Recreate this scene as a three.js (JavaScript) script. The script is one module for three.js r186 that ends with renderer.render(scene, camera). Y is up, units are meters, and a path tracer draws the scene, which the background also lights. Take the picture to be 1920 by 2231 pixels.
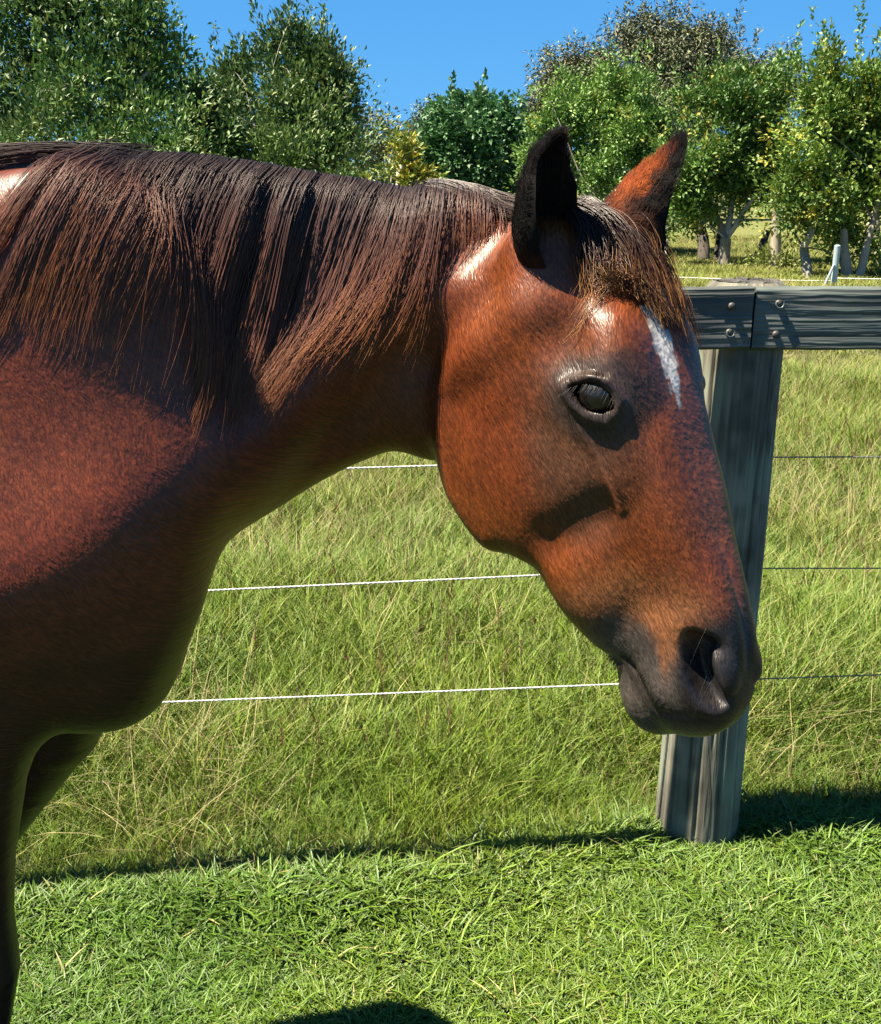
import * as THREE from 'three';
import { mergeGeometries } from 'three/addons/utils/BufferGeometryUtils.js';

// ---------------------------------------------------------------- camera, sky, sun, exposure
const scene = new THREE.Scene();
const PITCH = 17 * Math.PI / 180, FOCAL = 2290, EYE = new THREE.Vector3(0, 1.4, 0);
const camera = new THREE.PerspectiveCamera(2 * Math.atan(1115.5 / FOCAL) * 180 / Math.PI, 881 / 1024, 0.05, 2000);
camera.position.copy(EYE);
camera.lookAt(0, 1.4 - Math.sin(PITCH), -Math.cos(PITCH));
const SKYK = 0.265;
const SUN = new THREE.Vector3(-0.45, 0.885, 0.062).normalize();
const renderer = new THREE.WebGLRenderer({ antialias: true });
renderer.toneMapping = THREE.LinearToneMapping;
renderer.toneMappingExposure = 4.0;
renderer.shadowMap.enabled = true;
const sun = new THREE.DirectionalLight(0xfff0d8, 5);
sun.position.copy(SUN).multiplyScalar(30).add(new THREE.Vector3(0, 0, -4));
sun.target.position.set(0, 0, -4);
sun.castShadow = true;
sun.shadow.mapSize.set(4096, 4096);
Object.assign(sun.shadow.camera, { left: -30, right: 30, top: 40, bottom: -30, near: 1, far: 90 });
sun.shadow.radius = 1;
scene.add(sun, sun.target);
{ // clear blue afternoon sky: brighter and paler near the horizon and towards the sun
  const sstep0 = t => t * t * (3 - 2 * t), W = 512, H = 256, data = new Float32Array(W * H * 4);
  for (let j = 0; j < H; j++) for (let i = 0; i < W; i++) {
    const lat = ((j + 0.5) / H - 0.5) * Math.PI, lon = ((i + 0.5) / W - 0.5) * 2 * Math.PI;
    const y = Math.sin(lat), c = Math.cos(lat), x = c * Math.cos(lon), z = c * Math.sin(lon);
    const cs = Math.max(0, x * SUN.x + y * SUN.y + z * SUN.z);
    const up = Math.max(0, y), h = Math.exp(-up * 5.5), g = 0.16 * Math.pow(cs, 5) + 0.3 * Math.pow(cs, 60);
    let r = 0.058 + 0.12 * h + g * 0.8, gg = 0.33 + 0.20 * h + g * 0.85, b = 0.88 + 0.06 * h + g * 0.75;
    if (y < 0) { r = 0.14; gg = 0.17; b = 0.10; }
    const zen = 1 - 0.66 * sstep0(up); r *= zen; gg *= zen; b *= zen; const o = (j * W + i) * 4; data[o] = r * SKYK; data[o + 1] = gg * SKYK; data[o + 2] = b * SKYK; data[o + 3] = 1;
  }
  const sky = new THREE.DataTexture(data, W, H, THREE.RGBAFormat, THREE.FloatType);
  sky.mapping = THREE.EquirectangularReflectionMapping; sky.magFilter = THREE.LinearFilter; sky.needsUpdate = true;
  scene.background = sky; scene.environment = sky;
}

// ---------------------------------------------------------------- helpers
const R = Math.PI / 180;
function rng(seed) { let a = seed >>> 0; return () => { a = (a + 0x6D2B79F5) | 0; let t = Math.imul(a ^ (a >>> 15), 1 | a); t = (t + Math.imul(t ^ (t >>> 7), 61 | t)) ^ t; return ((t ^ (t >>> 14)) >>> 0) / 4294967296; }; }
const clamp = (x, a = 0, b = 1) => x < a ? a : x > b ? b : x;
const lerp = (a, b, t) => a + (b - a) * t;
const sstep = (a, b, x) => { const t = clamp((x - a) / (b - a)); return t * t * (3 - 2 * t); };
function hash3(x, y, z) { let n = Math.imul(x, 374761393) ^ Math.imul(y, 668265263) ^ Math.imul(z, 1440662683); n = Math.imul(n ^ (n >>> 13), 1274126177); return ((n ^ (n >>> 16)) >>> 0) / 4294967296; }
function noise3(x, y, z) {
  const i = Math.floor(x), j = Math.floor(y), k = Math.floor(z); let u = x - i, v = y - j, w = z - k;
  u = u * u * (3 - 2 * u); v = v * v * (3 - 2 * v); w = w * w * (3 - 2 * w);
  return lerp(lerp(lerp(hash3(i, j, k), hash3(i + 1, j, k), u), lerp(hash3(i, j + 1, k), hash3(i + 1, j + 1, k), u), v),
    lerp(lerp(hash3(i, j, k + 1), hash3(i + 1, j, k + 1), u), lerp(hash3(i, j + 1, k + 1), hash3(i + 1, j + 1, k + 1), u), v), w) * 2 - 1;
}
function fbm(x, y, z, oct = 4) { let s = 0, a = 0.5; for (let o = 0; o < oct; o++) { s += a * noise3(x, y, z); x = x * 2.03 + 7.1; y = y * 2.01 + 3.7; z = z * 2.02 + 1.3; a *= 0.5; } return s; }
// periodic 2D noise for tiling textures
function pnoise(x, y, px, py, seed = 0) {
  const i = Math.floor(x), j = Math.floor(y); let u = x - i, v = y - j; u = u * u * (3 - 2 * u); v = v * v * (3 - 2 * v);
  const m = (a, n) => ((a % n) + n) % n, h = (a, b) => hash3(m(a, px), m(b, py), seed);
  return lerp(lerp(h(i, j), h(i + 1, j), u), lerp(h(i, j + 1), h(i + 1, j + 1), u), v);
}
const dirOf = (x, y) => new THREE.Vector3((x - 960) / FOCAL, -Math.sin(PITCH) + (1115.5 - y) / FOCAL * Math.cos(PITCH), -Math.cos(PITCH) - (1115.5 - y) / FOCAL * Math.sin(PITCH));
const at = (x, y, depth) => dirOf(x, y).multiplyScalar(depth).add(EYE);                       // a point of the photograph at a depth along the view axis
const onZ = (x, y, z) => { const d = dirOf(x, y); return d.multiplyScalar(z / d.z).add(EYE); };     // ... on an upright plane
const onY = (x, y, h) => { const d = dirOf(x, y); return d.multiplyScalar((h - EYE.y) / d.y).add(EYE); };   // ... at a height
const names = {};
function numbered(n) { const k = names[n] = (names[n] ?? -1) + 1; return k ? `${n}_${String(k).padStart(3, '0')}` : n; }
function shade(o) { o.traverse(m => { if (m.isMesh) { m.castShadow = true; m.receiveShadow = true; } }); return o; }
function tag(o, label, category, group, kind) { o.userData.label = label; if (category) o.userData.category = category; if (group) o.userData.group = group; if (kind) o.userData.kind = kind; return o; }
function thing(name, label, category, group, pos) { const g = new THREE.Group(); g.name = numbered(name); if (pos) g.position.copy(pos); scene.add(g); return tag(g, label, category, group); }
function part(name, geo, mat, parent) { const m = new THREE.Mesh(geo, mat); m.name = name; m.castShadow = m.receiveShadow = true; parent.add(m); return m; }
function tex(W, H, fn, srgb = false) {
  const d = new Uint8Array(W * H * 4);
  for (let j = 0; j < H; j++) for (let i = 0; i < W; i++) { const c = fn(i / W, j / H), o = (j * W + i) * 4; for (let k = 0; k < 3; k++) d[o + k] = clamp(Array.isArray(c) ? c[k] : c) * 255; d[o + 3] = 255; }
  const t = new THREE.DataTexture(d, W, H); t.wrapS = t.wrapT = THREE.RepeatWrapping; t.magFilter = THREE.LinearFilter; t.minFilter = THREE.LinearMipmapLinearFilter; t.generateMipmaps = true;
  if (srgb) t.colorSpace = THREE.SRGBColorSpace; t.needsUpdate = true; return t;
}
function geoOf(pos, idx, extra = {}) {
  const g = new THREE.BufferGeometry(); g.setAttribute('position', new THREE.Float32BufferAttribute(pos, 3));
  for (const k in extra) if (extra[k]) g.setAttribute(k, new THREE.Float32BufferAttribute(extra[k], k === 'uv' ? 2 : 3));
  if (idx) g.setIndex(idx.length > 65535 || pos.length > 190000 ? new THREE.Uint32BufferAttribute(idx, 1) : idx);
  return g;
}
// tapered tube along points [Vector3], radii [number]; optional colour per point
class Tubes {
  constructor() { this.p = []; this.n = []; this.c = []; this.i = []; }
  add(pts, rad, sides, col) {
    const T = new THREE.Vector3(), A = new THREE.Vector3(), B = new THREE.Vector3(), start = this.p.length / 3;
    for (let k = 0; k < pts.length; k++) {
      T.copy(pts[Math.min(k + 1, pts.length - 1)]).sub(pts[Math.max(k - 1, 0)]).normalize();
      if (k === 0) { A.set(0.31, 0.52, 0.79); A.addScaledVector(T, -A.dot(T)).normalize(); } else A.addScaledVector(T, -A.dot(T)).normalize();
      B.crossVectors(T, A);
      const r = typeof rad === 'number' ? rad : rad[k], c = col ? (Array.isArray(col[0]) ? col[k] : col) : null;
      for (let s = 0; s < sides; s++) {
        const a = s / sides * 2 * Math.PI, ca = Math.cos(a), sa = Math.sin(a), nx = A.x * ca + B.x * sa, ny = A.y * ca + B.y * sa, nz = A.z * ca + B.z * sa;
        this.p.push(pts[k].x + nx * r, pts[k].y + ny * r, pts[k].z + nz * r); this.n.push(nx, ny, nz); if (c) this.c.push(c[0], c[1], c[2]);
      }
      if (k) for (let s = 0; s < sides; s++) { const a = start + (k - 1) * sides + s, b = start + (k - 1) * sides + (s + 1) % sides; this.i.push(a, b, a + sides, b, b + sides, a + sides); }
    }
  }
  geo() { return geoOf(this.p, this.i, { normal: this.n, color: this.c.length ? this.c : null }); }
}

// ---------------------------------------------------------------- ground
const FENCE_P = new THREE.Vector3(0.588, 0, -2.105);                // foot of the corner post
const DIR_R = new THREE.Vector3(Math.cos(1.2 * R), 0, -Math.sin(1.2 * R));
const DIR_L = new THREE.Vector3(-Math.cos(6 * R), 0, Math.sin(6 * R));
// signed distance of a ground point beyond the fence line (positive: the paddock behind)
function beyond(x, z) {
  const dx = x - FENCE_P.x, dz = z - FENCE_P.z;
  return dx > 0 ? -(dz - dx * DIR_R.z / DIR_R.x) : -(dz - dx * DIR_L.z / DIR_L.x);
}
const ungrazed = (x, z) => beyond(x, z) + 0.15 * sstep(0.05, 0.6, FENCE_P.x - x) + 0.03;   // the long grass also grows a little way in front of the left rail
function groundY(x, z) {
  const far = sstep(0, 1.2, beyond(x, z));
  return fbm(x * 0.9, z * 0.9, 4.2, 3) * (0.012 + 0.03 * far) + 0.02 * far - 0.012 + 0.18 * fbm(x * 0.06, z * 0.06, 9.1, 2) * sstep(6, 25, -z);
}
{
  const xs = [], zs = [];
  for (let x = -6; x <= 6.001; x += 0.1) xs.push(x);
  let s = 0.2; for (let x = 6 + s; x < 900; s *= 1.16, x += s) { xs.push(x); xs.unshift(-x); }
  for (let z = 1; z >= -9.001; z -= 0.1) zs.push(z);
  s = 0.2; for (let z = -9 - s; z > -1200; s *= 1.16, z -= s) zs.push(z);
  s = 0.3; for (let z = 1 + s; z < 400; s *= 1.5, z += s) zs.unshift(z);
  const p = [], c = [], uv = [], idx = [], nx = xs.length;
  for (const z of zs) for (const x of xs) {
    p.push(x, groundY(x, z), z); uv.push(x / 1.7, z / 1.7);
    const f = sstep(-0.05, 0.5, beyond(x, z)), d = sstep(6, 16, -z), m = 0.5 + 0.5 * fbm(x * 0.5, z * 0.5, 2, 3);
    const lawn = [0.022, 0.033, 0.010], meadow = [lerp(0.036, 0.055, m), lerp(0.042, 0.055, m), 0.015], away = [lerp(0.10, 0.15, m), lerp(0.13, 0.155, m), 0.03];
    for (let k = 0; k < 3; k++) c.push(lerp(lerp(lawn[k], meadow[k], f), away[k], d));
  }
  for (let j = 0; j + 1 < zs.length; j++) for (let i = 0; i + 1 < nx; i++) { const a = j * nx + i; idx.push(a, a + 1, a + nx, a + 1, a + nx + 1, a + nx); }
  const g = geoOf(p, idx, { color: c, uv }); g.computeVertexNormals();
  const soil = tex(512, 512, (u, v) => { const a = pnoise(u * 90, v * 90, 90, 90, 1), b = pnoise(u * 24, v * 24, 24, 24, 2), k = 0.55 + 0.55 * a * b + 0.2 * b; return [k, k * 0.97, k * 0.9]; });
  const m = new THREE.Mesh(g, new THREE.MeshStandardMaterial({ vertexColors: true, map: soil, bumpMap: soil, bumpScale: 0.02, roughness: 0.95 }));
  m.name = 'ground'; m.receiveShadow = true; tag(m, 'grassy paddock ground under and beyond the fence', 'ground', null, 'structure'); scene.add(m);
}

// ---------------------------------------------------------------- fence
const woodTex = (seed, tones) => tex(512, 1024, (u, v) => {          // grain runs along v
  const w = pnoise(u * 6, v * 3, 6, 3, seed) * 0.8, g1 = pnoise(u * 90 + w * 6, v * 5, 96, 5, seed + 1), g2 = pnoise(u * 200 + w * 8, v * 12, 208, 12, seed + 2), s = pnoise(u * 7, v * 9, 7, 9, seed + 3), b = pnoise(u * 24, v * 40, 24, 40, seed + 5);
  const k = 0.45 + 0.34 * g1 * (0.6 + 0.4 * g2) + 0.5 * (s - 0.5) + 0.3 * (b - 0.5), t = clamp((k - 0.2) / 0.9), q = sstep(0.52, 0.75, pnoise(u * 5, v * 7, 5, 7, seed + 9) * 0.8 + 0.35 * (g1 - 0.5));
  return [0, 1, 2].map(i => lerp(lerp(tones[0][i], tones[1][i], t), tones[2][i], q * 0.75));
}, true);
const woodBump = seed => tex(512, 1024, (u, v) => {
  const w = pnoise(u * 6, v * 3, 6, 3, seed) * 0.8, g1 = pnoise(u * 90 + w * 6, v * 5, 96, 5, seed + 1), g2 = pnoise(u * 220 + w * 8, v * 30, 228, 30, seed + 2), c = pnoise(u * 40 + w * 10, v * 4, 50, 4, seed + 4);
  return 0.55 * g1 + 0.25 * g2 + 0.2 - 0.5 * sstep(0.72, 0.85, c);
});
const railMap = woodTex(11, [[0.20, 0.22, 0.215], [0.42, 0.45, 0.435], [0.33, 0.385, 0.365]]), railBump = woodBump(11);
const railTopMap = woodTex(31, [[0.16, 0.16, 0.15], [0.42, 0.41, 0.38], [0.3, 0.29, 0.27]]);
const postMap = woodTex(51, [[0.27, 0.265, 0.235], [0.60, 0.585, 0.52], [0.47, 0.51, 0.44]]), postBump = woodBump(51);
const railMat = new THREE.MeshStandardMaterial({ map: railMap, bumpMap: railBump, bumpScale: 0.004, roughness: 0.72 });
const railTopMat = new THREE.MeshStandardMaterial({ map: railTopMap, bumpMap: railBump, bumpScale: 0.003, roughness: 0.85 });
const postMat = new THREE.MeshStandardMaterial({ map: postMap, bumpMap: postBump, bumpScale: 0.0025, roughness: 0.85 });
const steel = new THREE.MeshStandardMaterial({ color: new THREE.Color().setRGB(0.09, 0.085, 0.08), metalness: 0.7, roughness: 0.6 });

// a sawn rail: length L along +x from the origin, height H, thickness D, slightly wavy arrises, split into faces so that the grain follows it
function railGeo(L, H, D, seed) {
  const nL = 60, prof = [], c = 0.006, seg = (y0, z0, y1, z1, n) => { for (let i = 0; i < n; i++) prof.push([lerp(y0, y1, i / n), lerp(z0, z1, i / n)]); };
  seg(c, D, H - c, D, 8); seg(H - c, D, H, D - c, 2); seg(H, D - c, H, c, 4); seg(H, c, H - c, 0, 2); seg(H - c, 0, c, 0, 8); seg(c, 0, 0, c, 2); seg(0, c, 0, D - c, 4); seg(0, D - c, c, D, 2);
  const p = [], uv = [], idx = [], n = prof.length; let per = 0; const acc = prof.map((q, i) => { const r = per; const e = prof[(i + 1) % n]; per += Math.hypot(e[0] - q[0], e[1] - q[1]); return r; });
  for (let k = 0; k <= nL; k++) for (let i = 0; i <= n; i++) {
    const [y, z] = prof[i % n], x = k / nL * L, w = 0.0035 * fbm(x * 5, y * 30 + z * 20, seed, 3), e = 0.003 * fbm(x * 16, y * 40, z * 40 + seed, 2);
    p.push(x, y + w + e, z + 0.6 * w - e); uv.push((i === n ? per : acc[i]) / 0.5, x / 1.2 + seed * 0.37);
  }
  for (let k = 0; k < nL; k++) for (let i = 0; i < n; i++) { const a = k * (n + 1) + i, b = a + n + 1; idx.push(a, b, a + 1, a + 1, b, b + 1); }
  for (const k of [0, nL]) {                                        // sawn ends
    const ce = p.length / 3; p.push(k / nL * L, H / 2, D / 2); uv.push(0.5, 0.5);
    const st = p.length / 3; for (let i = 0; i <= n; i++) { const a = (k * (n + 1) + i) * 3; p.push(p[a], p[a + 1], p[a + 2]); uv.push(0.5 + p[a + 2], 0.5 + p[a + 1]); }
    for (let i = 0; i < n; i++) k ? idx.push(ce, st + i + 1, st + i) : idx.push(ce, st + i, st + i + 1);
  }
  const g = geoOf(p, idx, { uv }); g.computeVertexNormals(); return g;
}
function nailGeo(r) { const g = new THREE.LatheGeometry([[0, 0.004], [r * 0.55, 0.0035], [r, 0.001], [r * 0.9, -0.003], [0, -0.003]].map(q => new THREE.Vector2(...q)), 14); g.rotateX(Math.PI / 2); return g; }
const RAIL_TOP = 1.226, RAIL_H = 0.117, RAIL_D = 0.042;
const railFront = new THREE.Vector3(0.592, 0, -2.012);                // where the two rails butt, on their front faces
{
  const ringGeo = new THREE.TorusGeometry(0.0075, 0.0016, 6, 16, 4.4);
  const mk = (dir, name, label, H, seed, dz, nails) => {
    const left = dir.x < 0, t = thing(name, label, 'fence rail', null, new THREE.Vector3(railFront.x + (left ? -0.0025 : 0.0025), RAIL_TOP - H - (left ? 0 : 0.001), railFront.z + dz));
    t.rotation.y = left ? Math.atan2(DIR_L.z, -DIR_L.x) : -Math.atan2(DIR_R.z, DIR_R.x);
    const g = railGeo(left ? 3.2 : 2.6, H, RAIL_D, seed); if (left) g.translate(-3.2, 0, -RAIL_D); else g.translate(0, 0, -RAIL_D);
    part('board', g, railMat, t);
    for (const [x, y, ring] of nails) { const n = part('nail', nailGeo(0.0075), steel, t); n.position.set(x, y, 0.0005); n.rotation.z = x * 90; if (ring) { const r = part('staple', ringGeo, new THREE.MeshStandardMaterial({ color: 0x9aa0a0, metalness: 0.8, roughness: 0.4 }), t); r.position.set(x + 0.002, y, 0.003); r.rotation.z = 2.6; } }
    return t;
  };
  mk(DIR_L, 'fence_rail', 'weathered dark timber top rail left of the joint, mostly hidden behind the horse', RAIL_H, 3.1, 0.004, [[-0.042, 0.083], [-0.043, 0.034, true]]);
  mk(DIR_R, 'fence_rail', 'weathered dark timber top rail running right from the joint on the post', RAIL_H + 0.002, 7.7, 0, [[0.044, 0.09, true], [0.044, 0.032]]);
}
{ // corner post: split round timber with long drying cracks, flared at the foot and standing a little proud of the rails
  const t = thing('fence_post', 'thick grey weathered timber post with vertical cracks behind the muzzle', 'fence post', null, FENCE_P);
  const nA = 220, nH = 150, Ht = 1.231, p = [], uv = [], idx = [];
  const cracks = [[1.35, 0.0, 0.42, 0.010], [1.88, 0.0, 0.55, 0.012], [2.12, 0.06, 0.7, 0.007], [0.55, 0.3, 1.1, 0.008], [0.95, 0.75, 1.1, 0.008], [1.2, 0.6, 0.95, 0.006], [1.62, 0.25, 0.5, 0.006], [0.7, 0.0, 0.3, 0.006], [1.05, 0.95, 1.15, 0.006], [2.5, 0.0, 1.24, 0.008], [-1, 0.1, 1.2, 0.01], [4, 0, 1.2, 0.01]];
  for (let j = 0; j <= nH; j++) for (let i = 0; i <= nA; i++) {
    const y = j / nH * Ht - 0.15 * (j === 0 ? 1 : 0), a = i / nA * 2 * Math.PI, ca = Math.cos(a), sa = Math.sin(a);
    let r = 0.082 + 0.012 * Math.pow(1 - clamp(y / 1.2), 1.4) + 0.004 * fbm(ca * 2, y * 1.5, sa * 2, 3) + 0.0006 * fbm(ca * 13, y * 2.5, sa * 13, 2);
    if (y > Ht - 0.014) r -= (y - Ht + 0.014) * 1.1;
    for (const [ang, y0, y1, w] of cracks) { let d = a - ang - 0.04 * fbm(y * 4, ang, 3, 2); d = Math.atan2(Math.sin(d), Math.cos(d)) * r; const inY = sstep(y0 - 0.02, y0 + 0.06, y) * (1 - sstep(y1 - 0.1, y1, y)); r -= 0.009 * inY * Math.exp(-Math.pow(d / (w * 0.28), 2)); }
    p.push(ca * r + 0.012 * y, y, sa * r); uv.push(i / nA * 1.16, y / 1.2);
  }
  for (let j = 0; j < nH; j++) for (let i = 0; i < nA; i++) { const a = j * (nA + 1) + i, b = a + nA + 1; idx.push(a, b, a + 1, a + 1, b, b + 1); }
  const g = geoOf(p, idx, { uv }); g.computeVertexNormals();
  part('post', g, postMat, t);
  // weathered end grain, checked into radial splits
  const cp = [], cu = [], ci = [], top = nH * (nA + 1);
  for (let k = 0; k <= 10; k++) for (let i = 0; i <= nA; i++) { const a = i / nA * 2 * Math.PI, o = (top + i) * 3, f = 1 - k / 10 * 0.999; let s = 0; for (let c = 0; c < 14; c++) { let d = a - (c * 0.448 + 0.13 * Math.sin(c * 7)); d = Math.atan2(Math.sin(d), Math.cos(d)); s = Math.max(s, Math.exp(-Math.pow(d / (0.035 / Math.max(f, 0.2)), 2)) * sstep(0.1, 0.5, f)); }
    cp.push(lerp(0.012 * Ht, p[o], f), Ht + 0.001 - 0.014 * s * (f < 0.98 ? 1 : 0.9) + 0.003 * fbm(p[o] * f * 60, p[o + 2] * f * 60, 1, 2), p[o + 2] * f); cu.push(f * Math.cos(a) * 0.3, f * Math.sin(a) * 0.1); }
  for (let k = 0; k < 10; k++) for (let i = 0; i < nA; i++) { const a = k * (nA + 1) + i, b = a + nA + 1; ci.push(a, b, a + 1, a + 1, b, b + 1); }
  const cg = geoOf(cp, ci, { uv: cu }); cg.computeVertexNormals(); part('end_grain', cg, railTopMat, t);
}
{ // three strands of one wire each side: sunlit tone left, rail shade painted in right
  const litWire = new THREE.MeshStandardMaterial({ color: new THREE.Color().setRGB(0.46, 0.47, 0.46), roughness: 0.55 });
  const shadedWire = new THREE.MeshStandardMaterial({ color: new THREE.Color().setRGB(0.13, 0.14, 0.135), roughness: 0.6, metalness: 0.3 });  // the same wire, darkened to carry the shade under the rail
  const twist = (a, b, sag, r, mat, label, group) => {
    const L = a.distanceTo(b), n = Math.round(L / 0.006), T = new Tubes();
    for (let s = 0; s < 2; s++) { const pts = []; for (let k = 0; k <= n; k++) { const f = k / n, q = a.clone().lerp(b, f), an = f * L / 0.02 * 2 * Math.PI + s * Math.PI; q.y += -sag * 4 * f * (1 - f) + Math.cos(an) * r * 0.4; q.z += Math.sin(an) * r * 0.4; pts.push(q); } T.add(pts, r * 0.7, 6); }
    const m = new THREE.Mesh(T.geo(), mat); m.name = numbered('fence_wire'); m.castShadow = m.receiveShadow = true; scene.add(m); return tag(m, label, 'fence wire', group);
  };
  const zL = x => FENCE_P.z + 0.02 + (x - FENCE_P.x) * DIR_L.z / DIR_L.x, yl = (px, py) => { let q = onZ(px, py, -2.1); for (let k = 0; k < 6; k++) q = onZ(px, py, zL(q.x)); return q; };
  const word = ['top', 'middle', 'bottom'];
  [[[818, 1015], [931, 1012]], [[447, 1283], [1179, 1251]], [[282, 1529], [1365, 1489]]].forEach(([a, b], i) => {
    const A = yl(...a), B = yl(...b), d = B.clone().sub(A).normalize(), e = (0.585 - A.x) / d.x;
    twist(A.clone().addScaledVector(d, -1.7), A.clone().addScaledVector(d, e), 0.004, 0.0022, litWire, `pale fence wire left of the post, ${word[i]} of three`, null);
  });
  const zR = x => FENCE_P.z + 0.01 + (x - FENCE_P.x) * DIR_R.z / DIR_R.x;
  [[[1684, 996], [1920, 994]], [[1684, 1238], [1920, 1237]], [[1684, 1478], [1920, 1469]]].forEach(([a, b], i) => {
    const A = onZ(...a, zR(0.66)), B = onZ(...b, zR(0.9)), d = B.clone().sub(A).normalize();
    twist(A.clone().addScaledVector(d, (0.63 - A.x) / d.x), B.clone().addScaledVector(d, 1.6), 0.002, 0.0017, shadedWire, `fence wire with rail shade painted in, right of the post, ${word[i]} of three`, null);
  });
}

// ---------------------------------------------------------------- horse
// The head has a frame of its own: it is turned towards us. h: forward along its plane, y: up, l: out to the near side.
const YAW = 45 * R, HH = new THREE.Vector3(Math.cos(YAW), 0, Math.sin(YAW)), HL = new THREE.Vector3(-Math.sin(YAW), 0, Math.cos(YAW));
const SZ = 0.887;                                                         // size of this head against one of 0.67 m
const HO = at(1285, 858, 1.032).addScaledVector(HL, -0.09 * SZ);
const toHead = (x, y, z) => { const a = x - HO.x, b = z - HO.z; return [a * HH.x + b * HH.z, y - HO.y, a * HL.x + b * HL.z]; };
const fromHead = (h, y, l) => new THREE.Vector3(HO.x + HH.x * h + HL.x * l, HO.y + y, HO.z + HH.z * h + HL.z * l);
function HP(px, py, l0 = 0) {                                            // a pixel of the photograph on the head's plane shifted out by l
  const d = dirOf(px, py), l = l0 * SZ, o = HO.clone().addScaledVector(HL, l).sub(EYE), t = o.dot(HL) / d.dot(HL), q = d.multiplyScalar(t).add(EYE).sub(HO);
  return [q.dot(HH), q.y, l];
}
const smin = (a, b, k) => { const h = Math.max(k - Math.abs(a - b), 0) / k; return Math.min(a, b) - h * h * k * 0.25; };
const smax = (a, b, k) => -smin(-a, -b, k);
// an ellipsoid: centre, radii, turn in the first two coordinates
function ell(c, r, ang = 0) { return { c, r, ca: Math.cos(ang), sa: Math.sin(ang), m: Math.max(...r) }; }
function dEll(e, x, y, z) {
  const a = x - e.c[0], b = y - e.c[1], w = z - e.c[2], far = Math.sqrt(a * a + b * b + w * w) - e.m; if (far > 0.12) return far;
  const u = a * e.ca + b * e.sa, v = -a * e.sa + b * e.ca, i = u / e.r[0], j = v / e.r[1], k = w / e.r[2];
  const k0 = Math.sqrt(i * i + j * j + k * k), i1 = i / e.r[0], j1 = j / e.r[1], k1 = w / (e.r[2] * e.r[2]), q = Math.sqrt(i1 * i1 + j1 * j1 + k1 * k1);
  return q < 1e-9 ? -Math.min(...e.r) : k0 * (k0 - 1) / q;
}
function dCap(x, y, z, a, b, ra, rb) {
  const bx = b[0] - a[0], by = b[1] - a[1], bz = b[2] - a[2], px = x - a[0], py = y - a[1], pz = z - a[2], t = clamp((px * bx + py * by + pz * bz) / (bx * bx + by * by + bz * bz));
  return Math.hypot(px - bx * t, py - by * t, pz - bz * t) - lerp(ra, rb, t);
}
const dPath = (x, y, z, pts, rad) => { let d = 9; for (let k = 0; k + 1 < pts.length; k++) d = Math.min(d, dCap(x, y, z, pts[k], pts[k + 1], rad[k] ?? rad, rad[k + 1] ?? rad)); return d; };
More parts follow.
